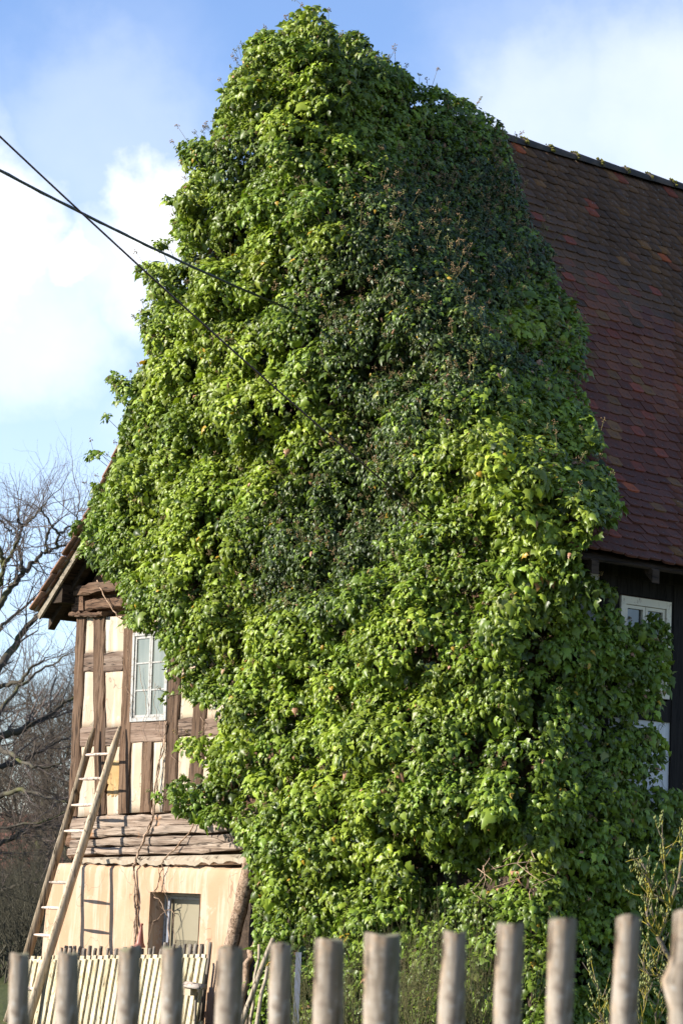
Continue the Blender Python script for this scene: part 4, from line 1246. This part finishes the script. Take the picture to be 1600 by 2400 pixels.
lad = house_empty('ladder'); tag(lad, 'weathered wooden ladder with pale spindle rungs leaning on the gable', 'ladder')
rails = []
for (xt, yt, xb, yb) in ((281, 1702, 113, 2242), (222, 1706, 67, 2236)):
    Pt, Pb = solve_ladder(xt, yt, xb, yb, .10)
    d = (Pb - Pt); Pg = Pt + d * (Pt[2] / (Pt[2] - Pb[2]))    # down to the ground
    rails.append((Pt, Pg))
for k, (Pt, Pg) in enumerate(rails):
    t = (Pg - Pt) / np.linalg.norm(Pg - Pt); out = np.array([0, 0, 1.0]) - t * t[2]; out /= np.linalg.norm(out); sd = np.cross(t, out)
    m_ = 26; v, f = [], []; s_in = 1 if sd[0] * (1 if k == 0 else -1) < 0 else -1
    sec = [(cos(q), sin(q)) for q in np.linspace(-pi / 2, pi / 2, 7)]           # half-round pole, flat inside
    for i in range(m_ + 1):
        q = i / m_; c = Pt + (Pg - Pt) * q + np.array([vnoise(q * 4, k, 61) - .5, vnoise(q * 4, k, 62) - .5, 0]) * .03 * (q < 1)
        r = .034 + .012 * q
        if q < .06: r *= .45 + .55 * q / .06
        for (cx, sy) in sec:
            v.append(c + (-s_in * sd) * cx * r * 1.15 + out * sy * r * 1.5)
    w = len(sec)
    for i in range(m_):
        for j in range(w): f.append((i * w + j, i * w + (j + 1) % w, (i + 1) * w + (j + 1) % w, (i + 1) * w + j))
    f += [tuple(range(w))[::-1], tuple(m_ * w + j for j in range(w))]
    mesh_obj('rail', v, f, M_LADDER, lad, True)
LT = np.linalg.norm(rails[0][1] - rails[0][0])
yk = [1768, 1825, 1887, 1948, 2068, 2128, 2192, 2253, 2316]       # heights of the rungs in the photo (left ends); one is missing
for y in yk:
    best = []
    for (Pt, Pg) in rails:
        qs = np.linspace(0, 1, 400); pts_ = Pt + (Pg - Pt) * qs[:, None]; pp = proj(to_world(pts_)); best.append(qs[np.argmin(abs(pp[:, 1] - y))])
    q = sum(best) / 2
    A_, B_ = [Pt + (Pg - Pt) * q for (Pt, Pg) in rails]
    pts_ = [A_ + (B_ - A_) * s for s in (-.02, .08, .3, .5, .7, .92, 1.02)]
    b = MB()
    if y == 1768:
        b.tube(pts_, [.02] * 7, 4)
    else: b.tube(pts_, [.012, .014, .020, .022, .020, .014, .012], 8)
    b.build('rung', M_RUNG, lad, True)

# ------------------------------------------------------------------ overhead cables
def cable(name, x0, y0, dist0, xe, ye, off, rad, mat, sag, label):
    ae, ze = G(xe, ye, off); E = to_world(np.array([-ae, -off, ze])); P0 = px_at(x0, y0, dist0)
    d = P0 - E; P0 = E + d * 1.6
    pts = [E + (P0 - E) * q - np.array([0, 0, 1]) * sag * 4 * q * (1 - q) for q in np.linspace(0, 1, 60)]
    b = MB()
    b.tube(pts, rad, 8)
    if name == 'power_cable' and mat is M_CABLE:
        tw = [np.array(p) + np.array([0, cos(i * 1.1), sin(i * 1.1)]) * rad * .8 for i, p in enumerate(pts)]
        b.tube(tw, rad * .55, 6)
    o = b.build(name, mat, None, True); tag(o, label, 'cable', 'overhead cables running into the ivy'); return o


cable('power_cable', 0, 280, 21.0, 1010, 1222, .9, .0085, M_CABLE2, .14, 'thin steep overhead cable that reaches furthest into the ivy')
cable('power_cable', 0, 366, 21.0, 700, 733, .95, .0125, M_CABLE, .12, 'thicker black overhead cable ending in the upper ivy')

# ------------------------------------------------------------------ foreground palisade of round posts
fence = empty('palisade_fence', px_at(800, 2300, 8.6) * np.array([1, 1, 0]))
tag(fence, 'blurred foreground fence of upright round wooden posts', 'fence')
FO = np.array(fence.location)
POSTS = [(47, 2236, 46, 52), (160, 2233, 50, 60), (304, 2228, 54, 56), (405, 2221, 51, 56), (540, 2221, 61, 68), (658, 2213, 51, 55), (772, 2203, 70, 74), (896, 2190, 84, 86), (1066, 2183, 55, 66), (1197, 2165, 64, 66), (1319, 2154, 67, 62), (1472, 2147, 58, 66), (1612, 2137, 70, 76), (-95, 2240, 50, 52), (1740, 2130, 66, 66)]
for idx, (x, yt, wt, wb) in enumerate(POSTS):
    dist = 9.5 - 1.9 * (x / 1600)
    T = px_at(x, yt, dist); s = dist / F_PX
    lean = -.045 if x > 1000 else -.02
    Bt = px_at(x - (2400 - yt) * abs(lean), 2400, dist)
    dr = (Bt - T); dr /= abs(dr[2]); Gp = T + dr * (T[2] + .05)
    pc = empty('post_anchor') if False else None
    m_ = 16; n = 14; v, f = [], []
    L_ = Gp - T
    for i in range(m_ + 1):
        q = max(0, i - 1) / (m_ - 1); q = q * q * .5 + q * .5
        if i == 1: q = .006
        r = (wt + (wb - wt) * min(1, q * 4)) / 2 * s
        c = L_ * q
        for k in range(n):
            a = 2 * pi * k / n
            rr = r * (1 + .10 * (vnoise(cos(a) * 1.3 + 5 + idx * 7, q * 18 + sin(a) * 1.3, 71) - .5) + .05 * (vnoise(k * 1.7, q * 50 + idx, 72) - .5))
            if i == 0: rr *= .955
            dz = 0
            if idx == 2 and i == 0 and cos(a) > .2: dz = .018
            if idx == 12 and .08 < q < .14 and cos(a) < -.4: rr *= 1.55      # branch stub
            v.append(c + np.array([cos(a) * rr, sin(a) * rr, dz + (.006 * sin(a * 2 + idx) if i == 0 else 0)]))
    for i in range(m_):
        for k in range(n): f.append((i * n + k, i * n + (k + 1) % n, (i + 1) * n + (k + 1) % n, (i + 1) * n + k))
    kv = len(v); v += [v[k] for k in range(n)]
    me_o = mesh_obj('post', v, f + [tuple(kv + k for k in range(n))], M_FENCE, fence, True)
    me_o.data.materials.append(M_FEND); me_o.data.polygons[len(me_o.data.polygons) - 1].material_index = 1; me_o.data.polygons[len(me_o.data.polygons) - 1].use_smooth = False
    for p in me_o.data.polygons:
        p.flip() if hasattr(p, 'flip') else None
    me_o.location = tuple(T - FO)
A_, B_ = px_at(-95, 2600, 9.62 + .06), px_at(1740, 2560, 7.44 + .06)
b = MB(); b.tube([A_ - FO, B_ - FO], .04, 8); b.build('rail', M_FENCE, fence, True)

# ------------------------------------------------------------------ cream slat fence and grey stakes by the house
slf = house_empty('slat_fence'); tag(slf, 'low fence of cream vertical slats leaning in front of the house wall', 'fence')
for row in range(2):
    x = 58 + (7 if row else 0); oo = .95 - (.03 if row else 0)
    while x < 488:
        yt = 2251 - (x / 480) * 7 + (-9 if row else 0) + random.uniform(-1.5, 1.5)
        aT, zT = G(x, yt, oo); aN = G(x + 8.6, yt, oo)[0]; wd = (aT - aN) / 2; th = .011
        ln_lean = .055 + .02 * math.sin(x * .02); aB = aT + zT * ln_lean; b = MB(); v = []
        for (aa, zz, yy) in ((aT, zT, -oo), (aB, -.03, -oo - .10)):
            for (sx_, sy_) in ((-1, -1), (1, -1), (1, 1), (-1, 1)): v.append((-aa + sx_ * wd, yy + sy_ * th, zz))
        b.add(v, [(3, 2, 1, 0), (0, 1, 5, 4), (1, 2, 6, 5), (2, 3, 7, 6), (3, 0, 4, 7)]); b.build('slat', M_SLAT, slf)
        x += 14.2 + random.uniform(-.8, .8)
aA, aB = G(55, 2300, .9)[0], G(490, 2300, .9)[0]
for zz in (.22, .62):
    b = MB(); b.box(-aA, -aB, -.905 - .1 * (1 - zz), -.88 - .1 * (1 - zz), zz - .03, zz + .03); b.build('rail', M_SLAT, slf)

stk = house_empty('stake_fence'); tag(stk, 'row of grey round-topped stakes behind the cream slats', 'fence')
x = 146
while x < 505:
    yt = 2219 + random.uniform(-3, 6) + (-8 if 380 < x < 500 else 0); oo = .58 + random.uniform(-.04, .04)
    aT, zT = G(x, yt, oo); T = np.array([-aT, -oo, zT]); Gp = np.array([-aT - random.uniform(-.02, .10), -oo - .05, -.05])
    r = random.uniform(.017, .030); b = MB()
    pts_ = [T + (Gp - T) * q + np.array([random.gauss(0, .004), 0, 0]) for q in (0, .03, .2, .5, 1)]
    b.tube(np.array(pts_), [r * .9, r, r, r * 1.05, r * 1.1], 8); b.build('stake', M_STAKE, stk, True)
    x += random.choice([10, 13, 16, 20])

# terracotta bottle-shaped cap standing on a stake
_q = G(327, 2221, .58); c = to_world(np.array([-_q[0], -.58, _q[1]])); SB = 31.0 / F_PX; prof = [(0, 15), (2, 17), (4, 15), (10, 11.5), (18, 9.5), (28, 7.5), (38, 5.5), (46, 4.0), (50, 3.4), (53, 4.4), (55, 4.6), (56, 3.2)]
v, f = [], []; n = 14
for (h, r) in prof:
    for k in range(n): v.append((cos(2 * pi * k / n) * r * SB * .85 + .05 * h * SB, sin(2 * pi * k / n) * r * SB * .85, h * SB))
for i in range(len(prof) - 1):
    for k in range(n): f.append((i * n + k, i * n + (k + 1) % n, (i + 1) * n + (k + 1) % n, (i + 1) * n + k))
f += [tuple(range(n))[::-1], tuple((len(prof) - 1) * n + k for k in range(n))]
o = mesh_obj('terracotta_finial', v, f, M_TERRA, None, True); o.location = tuple(c); tag(o, 'red-brown bottle-shaped terracotta cap on a stake by the window', 'finial')

# bird box with a half-round log roof on the slat fence
_q = G(452, 2325, 1.10); BP = to_world(np.array([-_q[0], -1.10, _q[1]])); bxo = empty('bird_box', BP); tag(bxo, 'small pale wooden box with half-round log roof on the slats', 'bird box'); s = 29.6 / F_PX; bxo.rotation_euler = (0, 0, HROT)
b = MB(); b.box(-20 * s, 8 * s, -.06, .03, -8 * s, 14 * s); b.build('body', M_LADDER, bxo)
v, f = [], []; n = 8
for xx in (-18 * s, 38 * s):
    for k in range(n + 1): v.append((xx, -.02 - cos(pi * k / n) * .075, 14.5 * s + sin(pi * k / n) * .06 - .02 - xx * .05))
for k in range(n): f.append((k, k + 1, n + 2 + k, n + 1 + k))
f += [tuple(range(n + 1))[::-1], tuple(n + 1 + k for k in range(n + 1)), (0, n + 1, 2 * n + 1, n)]
mesh_obj('log_roof', v, f, M_RUNG, bxo, True)
b = MB(); b.box(-.012, .012, .035, .06, -BP[2], 0); b.build('pole', M_STAKE, bxo)

# peeled poles leaning by the ivy trunk, and a pale board
for (x0, y0, x1, y1, r, dist, lb) in [(640, 2200, 560, 2420, .035, 27.2, 'thick peeled pole leaning beside the ivy trunk, rightmost'), (628, 2265, 600, 2420, .026, 27.0, 'short peeled pole leaning at the foot of the ivy'), (606, 2215, 585, 2420, .022, 27.6, 'thin pale cane standing behind the leaning poles')]:
    T = px_at(x0, y0, dist + .3); Bm = px_at(x1, y1, dist); Bm = T + (Bm - T) * (T[2] / max(.05, T[2] - Bm[2])); b = MB()
    b.tube([T + (Bm - T) * q + rng.normal(0, .01, 3) for q in np.linspace(0, 1, 8)], np.linspace(r * .7, r, 8), 8)
    tag(b.build('leaning_pole', M_LADDER, None, True), lb, 'pole')
c = px_at(700, 2232, 27.0); b = MB(); b.box(-.03, .03, -.012, .012, -c[2], 0); o = b.build('board', M_BPAINT); o.location = tuple(c); tag(o, 'pale blue-grey upright board half hidden by hanging ivy', 'board')


# ------------------------------------------------------------------ shrubs at the foot of the wall
def twig_rec(segs, buds, p, d, ln, r, depth, spread=.5, up=.15, nseg=4, kids=(2, 4)):
    for i in range(nseg):
        d = d + rng.normal(0, .12, 3) + np.array([0, 0, up * .3]); d /= np.linalg.norm(d)
        q = p + d * ln / nseg; r1 = r * .86
        segs.append((*p, *q, r, r1)); p, r = q, r1
        if depth > 0 and i > 0:
            for _ in range(int(rng.integers(*kids))):
                e = d + rng.normal(0, spread, 3) + np.array([0, 0, up]); e /= np.linalg.norm(e)
                twig_rec(segs, buds, p, e, ln * rng.uniform(.4, .7), r * .6, depth - 1, spread, up, max(2, nseg - 1), kids)
        elif depth == 0: buds.append((p, d))


_m = Mat('lichen_branch', .95, .1); _m.color(_m.mix(_m.step(_m.noise(9, 4), .42, .56), (.14, .115, .085), (.24, .20, .03))); M_LICH = _m.m
_m = Mat('opening_bud', .6, .3); _m.color(_m.mix(_m.noise(20, 2), (.14, .16, .045), (.22, .23, .08))); M_BUD = _m.m
shr = empty('budding_shrub', px_at(1560, 2400, 22.5) * np.array([1, 1, 0])); tag(shr, 'bare shrub with yellow lichen branches and opening buds at the right edge', 'shrub')
HO = np.array(shr.location)
segs, buds = [], []
for (pl, r0) in [([(1640, 2420), (1580, 2270), (1540, 2195), (1555, 2165), (1570, 2120), (1590, 2060), (1598, 1990)], .026), ([(1570, 2120), (1530, 2100), (1515, 2050), (1500, 2010)], .012), ([(1500, 2470), (1505, 2380), (1512, 2330), (1508, 2250)], .010), ([(1545, 2470), (1535, 2380), (1548, 2310), (1530, 2240)], .010),
                 ([(1580, 2270), (1560, 2290), (1520, 2285), (1505, 2260)], .010), ([(1540, 2195), (1520, 2170), (1512, 2130), (1520, 2080)], .012), ([(1590, 2480), (1575, 2380), (1568, 2300)], .01), ([(1425, 2470), (1412, 2400), (1405, 2370)], .007), ([(1465, 2470), (1445, 2410), (1395, 2300)], .007), ([(1570, 2120), (1558, 2040), (1551, 1965)], .009)]:
    pts_ = [px_at(x, y, 22.5 + rng.normal(0, .08)) - HO for (x, y) in pl]
    if pl[0][1] > 2410: pts_[0][2] = max(-.02, pts_[0][2])
    for i in range(len(pts_) - 1):
        ra, rb = r0 * (1 - .6 * i / len(pts_)), r0 * (1 - .6 * (i + 1) / len(pts_))
        for k in range(3):
            p0 = pts_[i] + (pts_[i + 1] - pts_[i]) * k / 3; p1 = pts_[i] + (pts_[i + 1] - pts_[i]) * (k + 1) / 3
            segs.append((*p0, *p1, ra, rb))
            for _ in range(2):
                e = (p1 - p0) / np.linalg.norm(p1 - p0) * .6 + rng.normal(0, .55, 3) + np.array([0, 0, .35]); e /= np.linalg.norm(e)
                twig_rec(segs, buds, p1, e, rng.uniform(.10, .24), .0050, 1, .4, .35, 3, (0, 2))
V, Fc = tubes_tri(segs, 5); o = big_mesh('branches', V, Fc, M_LICH, shr)
bv, bf = [], []
for i, (p, d) in enumerate(buds):
    for q in (0, -.02, .0):
        pp = p + d * q + rng.normal(0, .006, 3); bv.append(OCT * np.array([.007, .007, .016]) * rng.uniform(.7, 1.4) + pp); bf.append(OF + 6 * (len(bv) - 1))
o = big_mesh('buds', np.concatenate(bv), np.concatenate(bf), M_BUD, shr); o['kind'] = 'stuff'

_m = Mat('broom_stem', .9, .15); _m.color(_m.mix(_m.noise(7, 4), (.075, .085, .03), (.15, .125, .06))); M_BROOM = _m.m
for bi, (x, dist, wd, hh, lb) in enumerate([(760, 24.5, .30, .62, 'olive broom bush behind the post next to the blue board'), (980, 24.0, .42, .72, 'olive broom bush between the two middle fence posts'), (1120, 24.2, .34, .62, 'olive broom bush below the dark hollow in the ivy'), (880, 24.8, .30, .55, 'low olive broom bush behind the broadest fence post')]):
    bp = px_at(x, 2400, dist); bp[2] = 0; e = empty('broom_bush', bp); tag(e, lb, 'bush', 'broom bushes along the foot of the ivy'); segs = []; bd = []
    for _ in range(70):
        p = np.array([rng.normal(0, wd * .5), rng.normal(0, wd * .4), 0]); d = np.array([p[0] * .35, p[1] * .3, 1.0]) + rng.normal(0, .1, 3); d /= np.linalg.norm(d)
        twig_rec(segs, bd, p, d, hh * rng.uniform(1.0, 1.75), .005, 1, .20, .3, 5, (1, 2))
    V, Fc = tubes_tri(segs, 3); big_mesh('stems', V, Fc, M_BROOM, e)

# ------------------------------------------------------------------ bare trees behind the house, brick barn, thicket
def grow(segs, tw, p, d, ln, r, depth, nseg=5, gravity=.0, spread=.55, kid=2):
    for i in range(nseg):
        d = d + rng.normal(0, .16, 3) + np.array([0, 0, .05 + gravity]); d /= np.linalg.norm(d)
        q = p + d * ln / nseg; r1 = r * .90
        (segs if r > .02 else tw).append((*p, *q, r, r1)); p, r = q, r1
        if depth > 0 and (i > 0 or depth < 3):
            for _ in range(kid if rng.random() < .7 else 1):
                e = d * .75 + rng.normal(0, spread, 3) + np.array([0, 0, .12]); e /= np.linalg.norm(e)
                grow(segs, tw, p, e, ln * rng.uniform(.45, .72), r * rng.uniform(.45, .65), depth - 1, max(3, nseg - 1), gravity, spread, kid)


oak = empty('oak_tree', px_at(-330, 2400, 50) * np.array([1, 1, 0])); tag(oak, 'large bare oak with wide mossy limbs at the left edge', 'tree'); OO = np.array(oak.location)
D0 = 50.0; sO = D0 / F_PX
trunk = [px_at(x, y, D0) - OO for (x, y) in [(-330, 2400), (-310, 2250), (-290, 2050), (-260, 1850), (-230, 1650), (-210, 1450), (-200, 1300)]]; trunk[0][2] = -.1
b = MB(); b.tube(trunk, [.5, .42, .38, .33, .27, .2, .12], 12); b.build('trunk', M_BARK, oak, True)
def q7(x, y): return (x / 5.6, 1080 + y / 5.6)
def q8(x, y): return (x / 2.6133, 1100 + y / 2.6133)
LIMBS = [([(-260, 1850), (-120, 1560), q7(0, 1880), q7(150, 1680), q7(290, 1480), q7(430, 1340), q7(600, 1200), q7(740, 1150), q7(1000, 1080)], 9),
         ([(-250, 1700), (-100, 1480), q7(0, 1600), q7(50, 1400), q7(150, 1240), q7(240, 1060), q7(290, 870), q7(240, 740), q7(250, 560)], 6.5),
         ([(-240, 1600), (-80, 1200), q7(0, 780), q7(130, 920), q7(220, 1000)], 4), ([q7(50, 1400), q7(20, 1200), q7(-60, 1050), q7(-90, 850)], 6),
         ([q7(290, 1480), q7(270, 1250), q7(240, 1100), q7(200, 900), q7(60, 760)], 4.5), ([q7(290, 870), q7(430, 760), q7(560, 600), q7(680, 420)], 3.4), ([q7(600, 1200), q7(630, 920), q7(700, 870), q7(580, 680), q7(430, 560)], 4),
         ([q7(740, 1150), q7(775, 960), q7(700, 870), q7(820, 700)], 3.5), ([q7(1060, 950), q7(1000, 750), q7(1050, 500)], 3), ([q7(775, 960), q7(900, 860), q7(1000, 870), q7(1060, 940)], 3),
         ([(-270, 2000), (-130, 1750), q8(0, 1210), q8(100, 1060), q8(190, 930), q8(300, 850), q8(380, 700)], 12), ([(-270, 1950), (-120, 1650), q8(0, 975), q8(90, 900), q8(220, 780), q8(350, 660)], 6),
         ([(-280, 2050), (-120, 1900), q8(0, 1640), q8(120, 1590), q8(250, 1540), q8(360, 1460), q8(460, 1390)], 12), ([(-280, 2080), (-130, 1980), q8(0, 1820), q8(120, 1800), q8(260, 1720), q8(420, 1650)], 9),
         ([(-280, 2050), (-120, 1840), q8(0, 1480), q8(110, 1330), q8(260, 1230), q8(420, 1130)], 7), ([(-270, 2100), (-120, 2020), q8(0, 2000), q8(140, 1960), q8(280, 2010), q8(420, 2040)], 8), ([(-270, 2150), (-130, 2090), q8(0, 2290), q8(130, 2230), q8(280, 2180), q8(330, 2190)], 8),
         ([q8(0, 1700), q8(100, 1760), q8(200, 1830), q8(380, 1800)], 6), ([q8(0, 1330), q8(140, 1290), q8(200, 1210), q8(300, 1150)], 5), ([(-270, 2200), (-100, 2120), (0, 2090), (60, 2070), (140, 2060)], 7), ([(-280, 2000), (-120, 1960), (0, 1940), (90, 1930), (170, 1900)], 5)]
lb = MB(); tw = []
for li, (pl, rp) in enumerate(LIMBS):
    dz = rng.normal(0, 1.6); pts_ = []
    nP = len(pl)
    for i, (x, y) in enumerate(pl):
        dd = D0 + dz * min(1, i / max(1, nP - 1) * 1.5) * (0 if (x < -200) else 1) + rng.normal(0, .12)
        pts_.append(px_at(x, y, dd) - OO)
    fine = []
    for i in range(nP - 1):
        for k in range(5): fine.append(pts_[i] + (pts_[i + 1] - pts_[i]) * k / 5 + rng.normal(0, .018, 3))
    fine.append(pts_[-1]); fine = np.array(fine)
    rr = np.linspace(rp * 1.15, rp * .24, len(fine)) * sO
    lb.tube(fine, rr, 7)
    acc_ = 0
    for i in range(2, len(fine) - 1):
        if proj(fine[i] + OO)[0] < -40: continue
        for _ in range(1 if rng.random() < .62 else 0):
            d = fine[i + 1] - fine[i]; d /= np.linalg.norm(d); e = d * .8 + rng.normal(0, .6, 3) + np.array([0, 0, .25]); e /= np.linalg.norm(e)
            grow(tw, tw, fine[i], e, rng.uniform(.5, 1.1), max(.010, rr[i] * .33), 2, 4, 0, .5, 1)
    d = fine[-1] - fine[-2]; d /= np.linalg.norm(d)
    for _ in range(2): grow(tw, tw, fine[-1], d + rng.normal(0, .3, 3), .6, rr[-1] * .7, 2, 4, 0, .5, 1)
lb.build('limbs', M_BARK, oak, True)
V, Fc = tubes_tri(tw, 3); o = big_mesh('twigs', V, Fc, M_TWIG, oak); o['kind'] = 'stuff'
print('OAK twigs', len(tw))

sg, tws = [], []
p = np.zeros(3)
tk = [(0, 0, -.1), (.05, 0, 1.6), (0, .1, 3.2), (.1, 0, 5.0), (.15, .1, 6.6)]
for k in range(30):
    t = (k + .5) / 30; h = 1.0 + 6.0 * t; an = k * 2.4
    d = np.array([cos(an), sin(an), .35 + .6 * t]); d /= np.linalg.norm(d)
    grow(sg, tws, np.array([.02 * h, 0, h]), d, 3.4 * (1 - .55 * t), .055 * (1 - .5 * t), 3, 5, 0, .5, 2)
V1, F1 = tubes_tri(sg, 4); V2, F2 = tubes_tri(tws, 3)
print('TREE', len(sg), len(tws))
first = None
for k, (x, dist, sc_, rot, lb_) in enumerate([(70, 66, .86, 0, 'bare brown tree filling the gap between oak and house'), (-80, 74, .95, 1.1, 'bare brown tree behind the oak limbs, left of the gap'), (190, 80, 1.0, 2.3, 'bare brown tree just behind the house corner'), (130, 58, .62, 5.2, 'low bare tree close behind the ladder')]):
    pz = px_at(x, 2400, dist); pz[2] = 0; e = empty('bare_tree', pz); e.rotation_euler = (0, 0, rot); e.scale = (sc_, sc_, sc_); tag(e, lb_, 'tree', 'bare trees behind the house')
    if first is None:
        b = MB(); b.tube(tk, [.26, .2, .16, .11, .05], 8); a1 = b.build('trunk', M_BARK, e, True)
        a2 = big_mesh('branches', V1, F1, M_TWIG2, e); a3 = big_mesh('twigs', V2, F2, M_TWIG2, e); a3['kind'] = 'stuff'; first = (a1, a2, a3)
    else:
        for q in first:
            o = q.copy(); col.objects.link(o); o.parent = e

# brick barn far behind
barn = empty('brick_barn', px_at(40, 2400, 100) * np.array([1, 1, 0])); tag(barn, 'red brick barn with a tiled roof, far behind the bare trees', 'barn')
_m = Mat('barn_brick', .9, .1); _m.color(_m.mix(_m.noise(1.2, 4), (.16, .075, .055), (.22, .12, .09))); M_BRICK = _m.m
_m = Mat('barn_roof', .85, .2); _m.color(_m.mix(_m.noise(1.5, 5), (.28, .10, .07), (.20, .085, .06))); M_BROOF = _m.m
b = MB(); b.box(-9, 5, 0, 7, 0, 2.6); b.build('wall', M_BRICK, barn)
b = MB(); b.add([(-9.3, -.4, 2.5), (5.3, -.4, 2.5), (5.3, 3.5, 4.6), (-9.3, 3.5, 4.6), (-9.3, 7.4, 2.5), (5.3, 7.4, 2.5), (-9.3, -.4, 2.35), (5.3, -.4, 2.35), (5.3, 7.4, 2.35), (-9.3, 7.4, 2.35)],
                [(0, 1, 2, 3), (3, 2, 5, 4), (0, 3, 4, 9, 6), (1, 7, 8, 5, 2), (0, 6, 7, 1), (6, 9, 8, 7), (4, 5, 8, 9)]); b.build('roof', M_BROOF, barn)
for xx in (-6, -2.5, 1.0):
    b = MB(); b.box(xx, xx + 1, -.03, .05, 1.0, 2.0); b.build('window', M_DARK, barn)
# thicket: a dark tangle that reads as one mass
segs, bd = [], []
for _ in range(420):
    x = rng.uniform(-120, 230); dist = rng.uniform(44, 60); p = px_at(x, 2400, dist); p[2] = 0
    d = np.array([rng.normal(0, .35), rng.normal(0, .35), 1.0]); d /= np.linalg.norm(d)
    twig_rec(segs, bd, p, d, rng.uniform(.8, 1.7), .018, 2, .55, .15, 4, (1, 3))
V, Fc = tubes_tri(segs, 3)
_m = Mat('thicket_twig', .95, .05); _m.color(_m.mix(_m.noise(3, 3), (.045, .042, .032), (.09, .083, .06))); o = big_mesh('thicket', V, Fc, _m.m); o['kind'] = 'stuff'
o['label'] = 'dark tangled thicket at the foot of the bare trees'; o['category'] = 'thicket'
print('THICKET', len(segs))
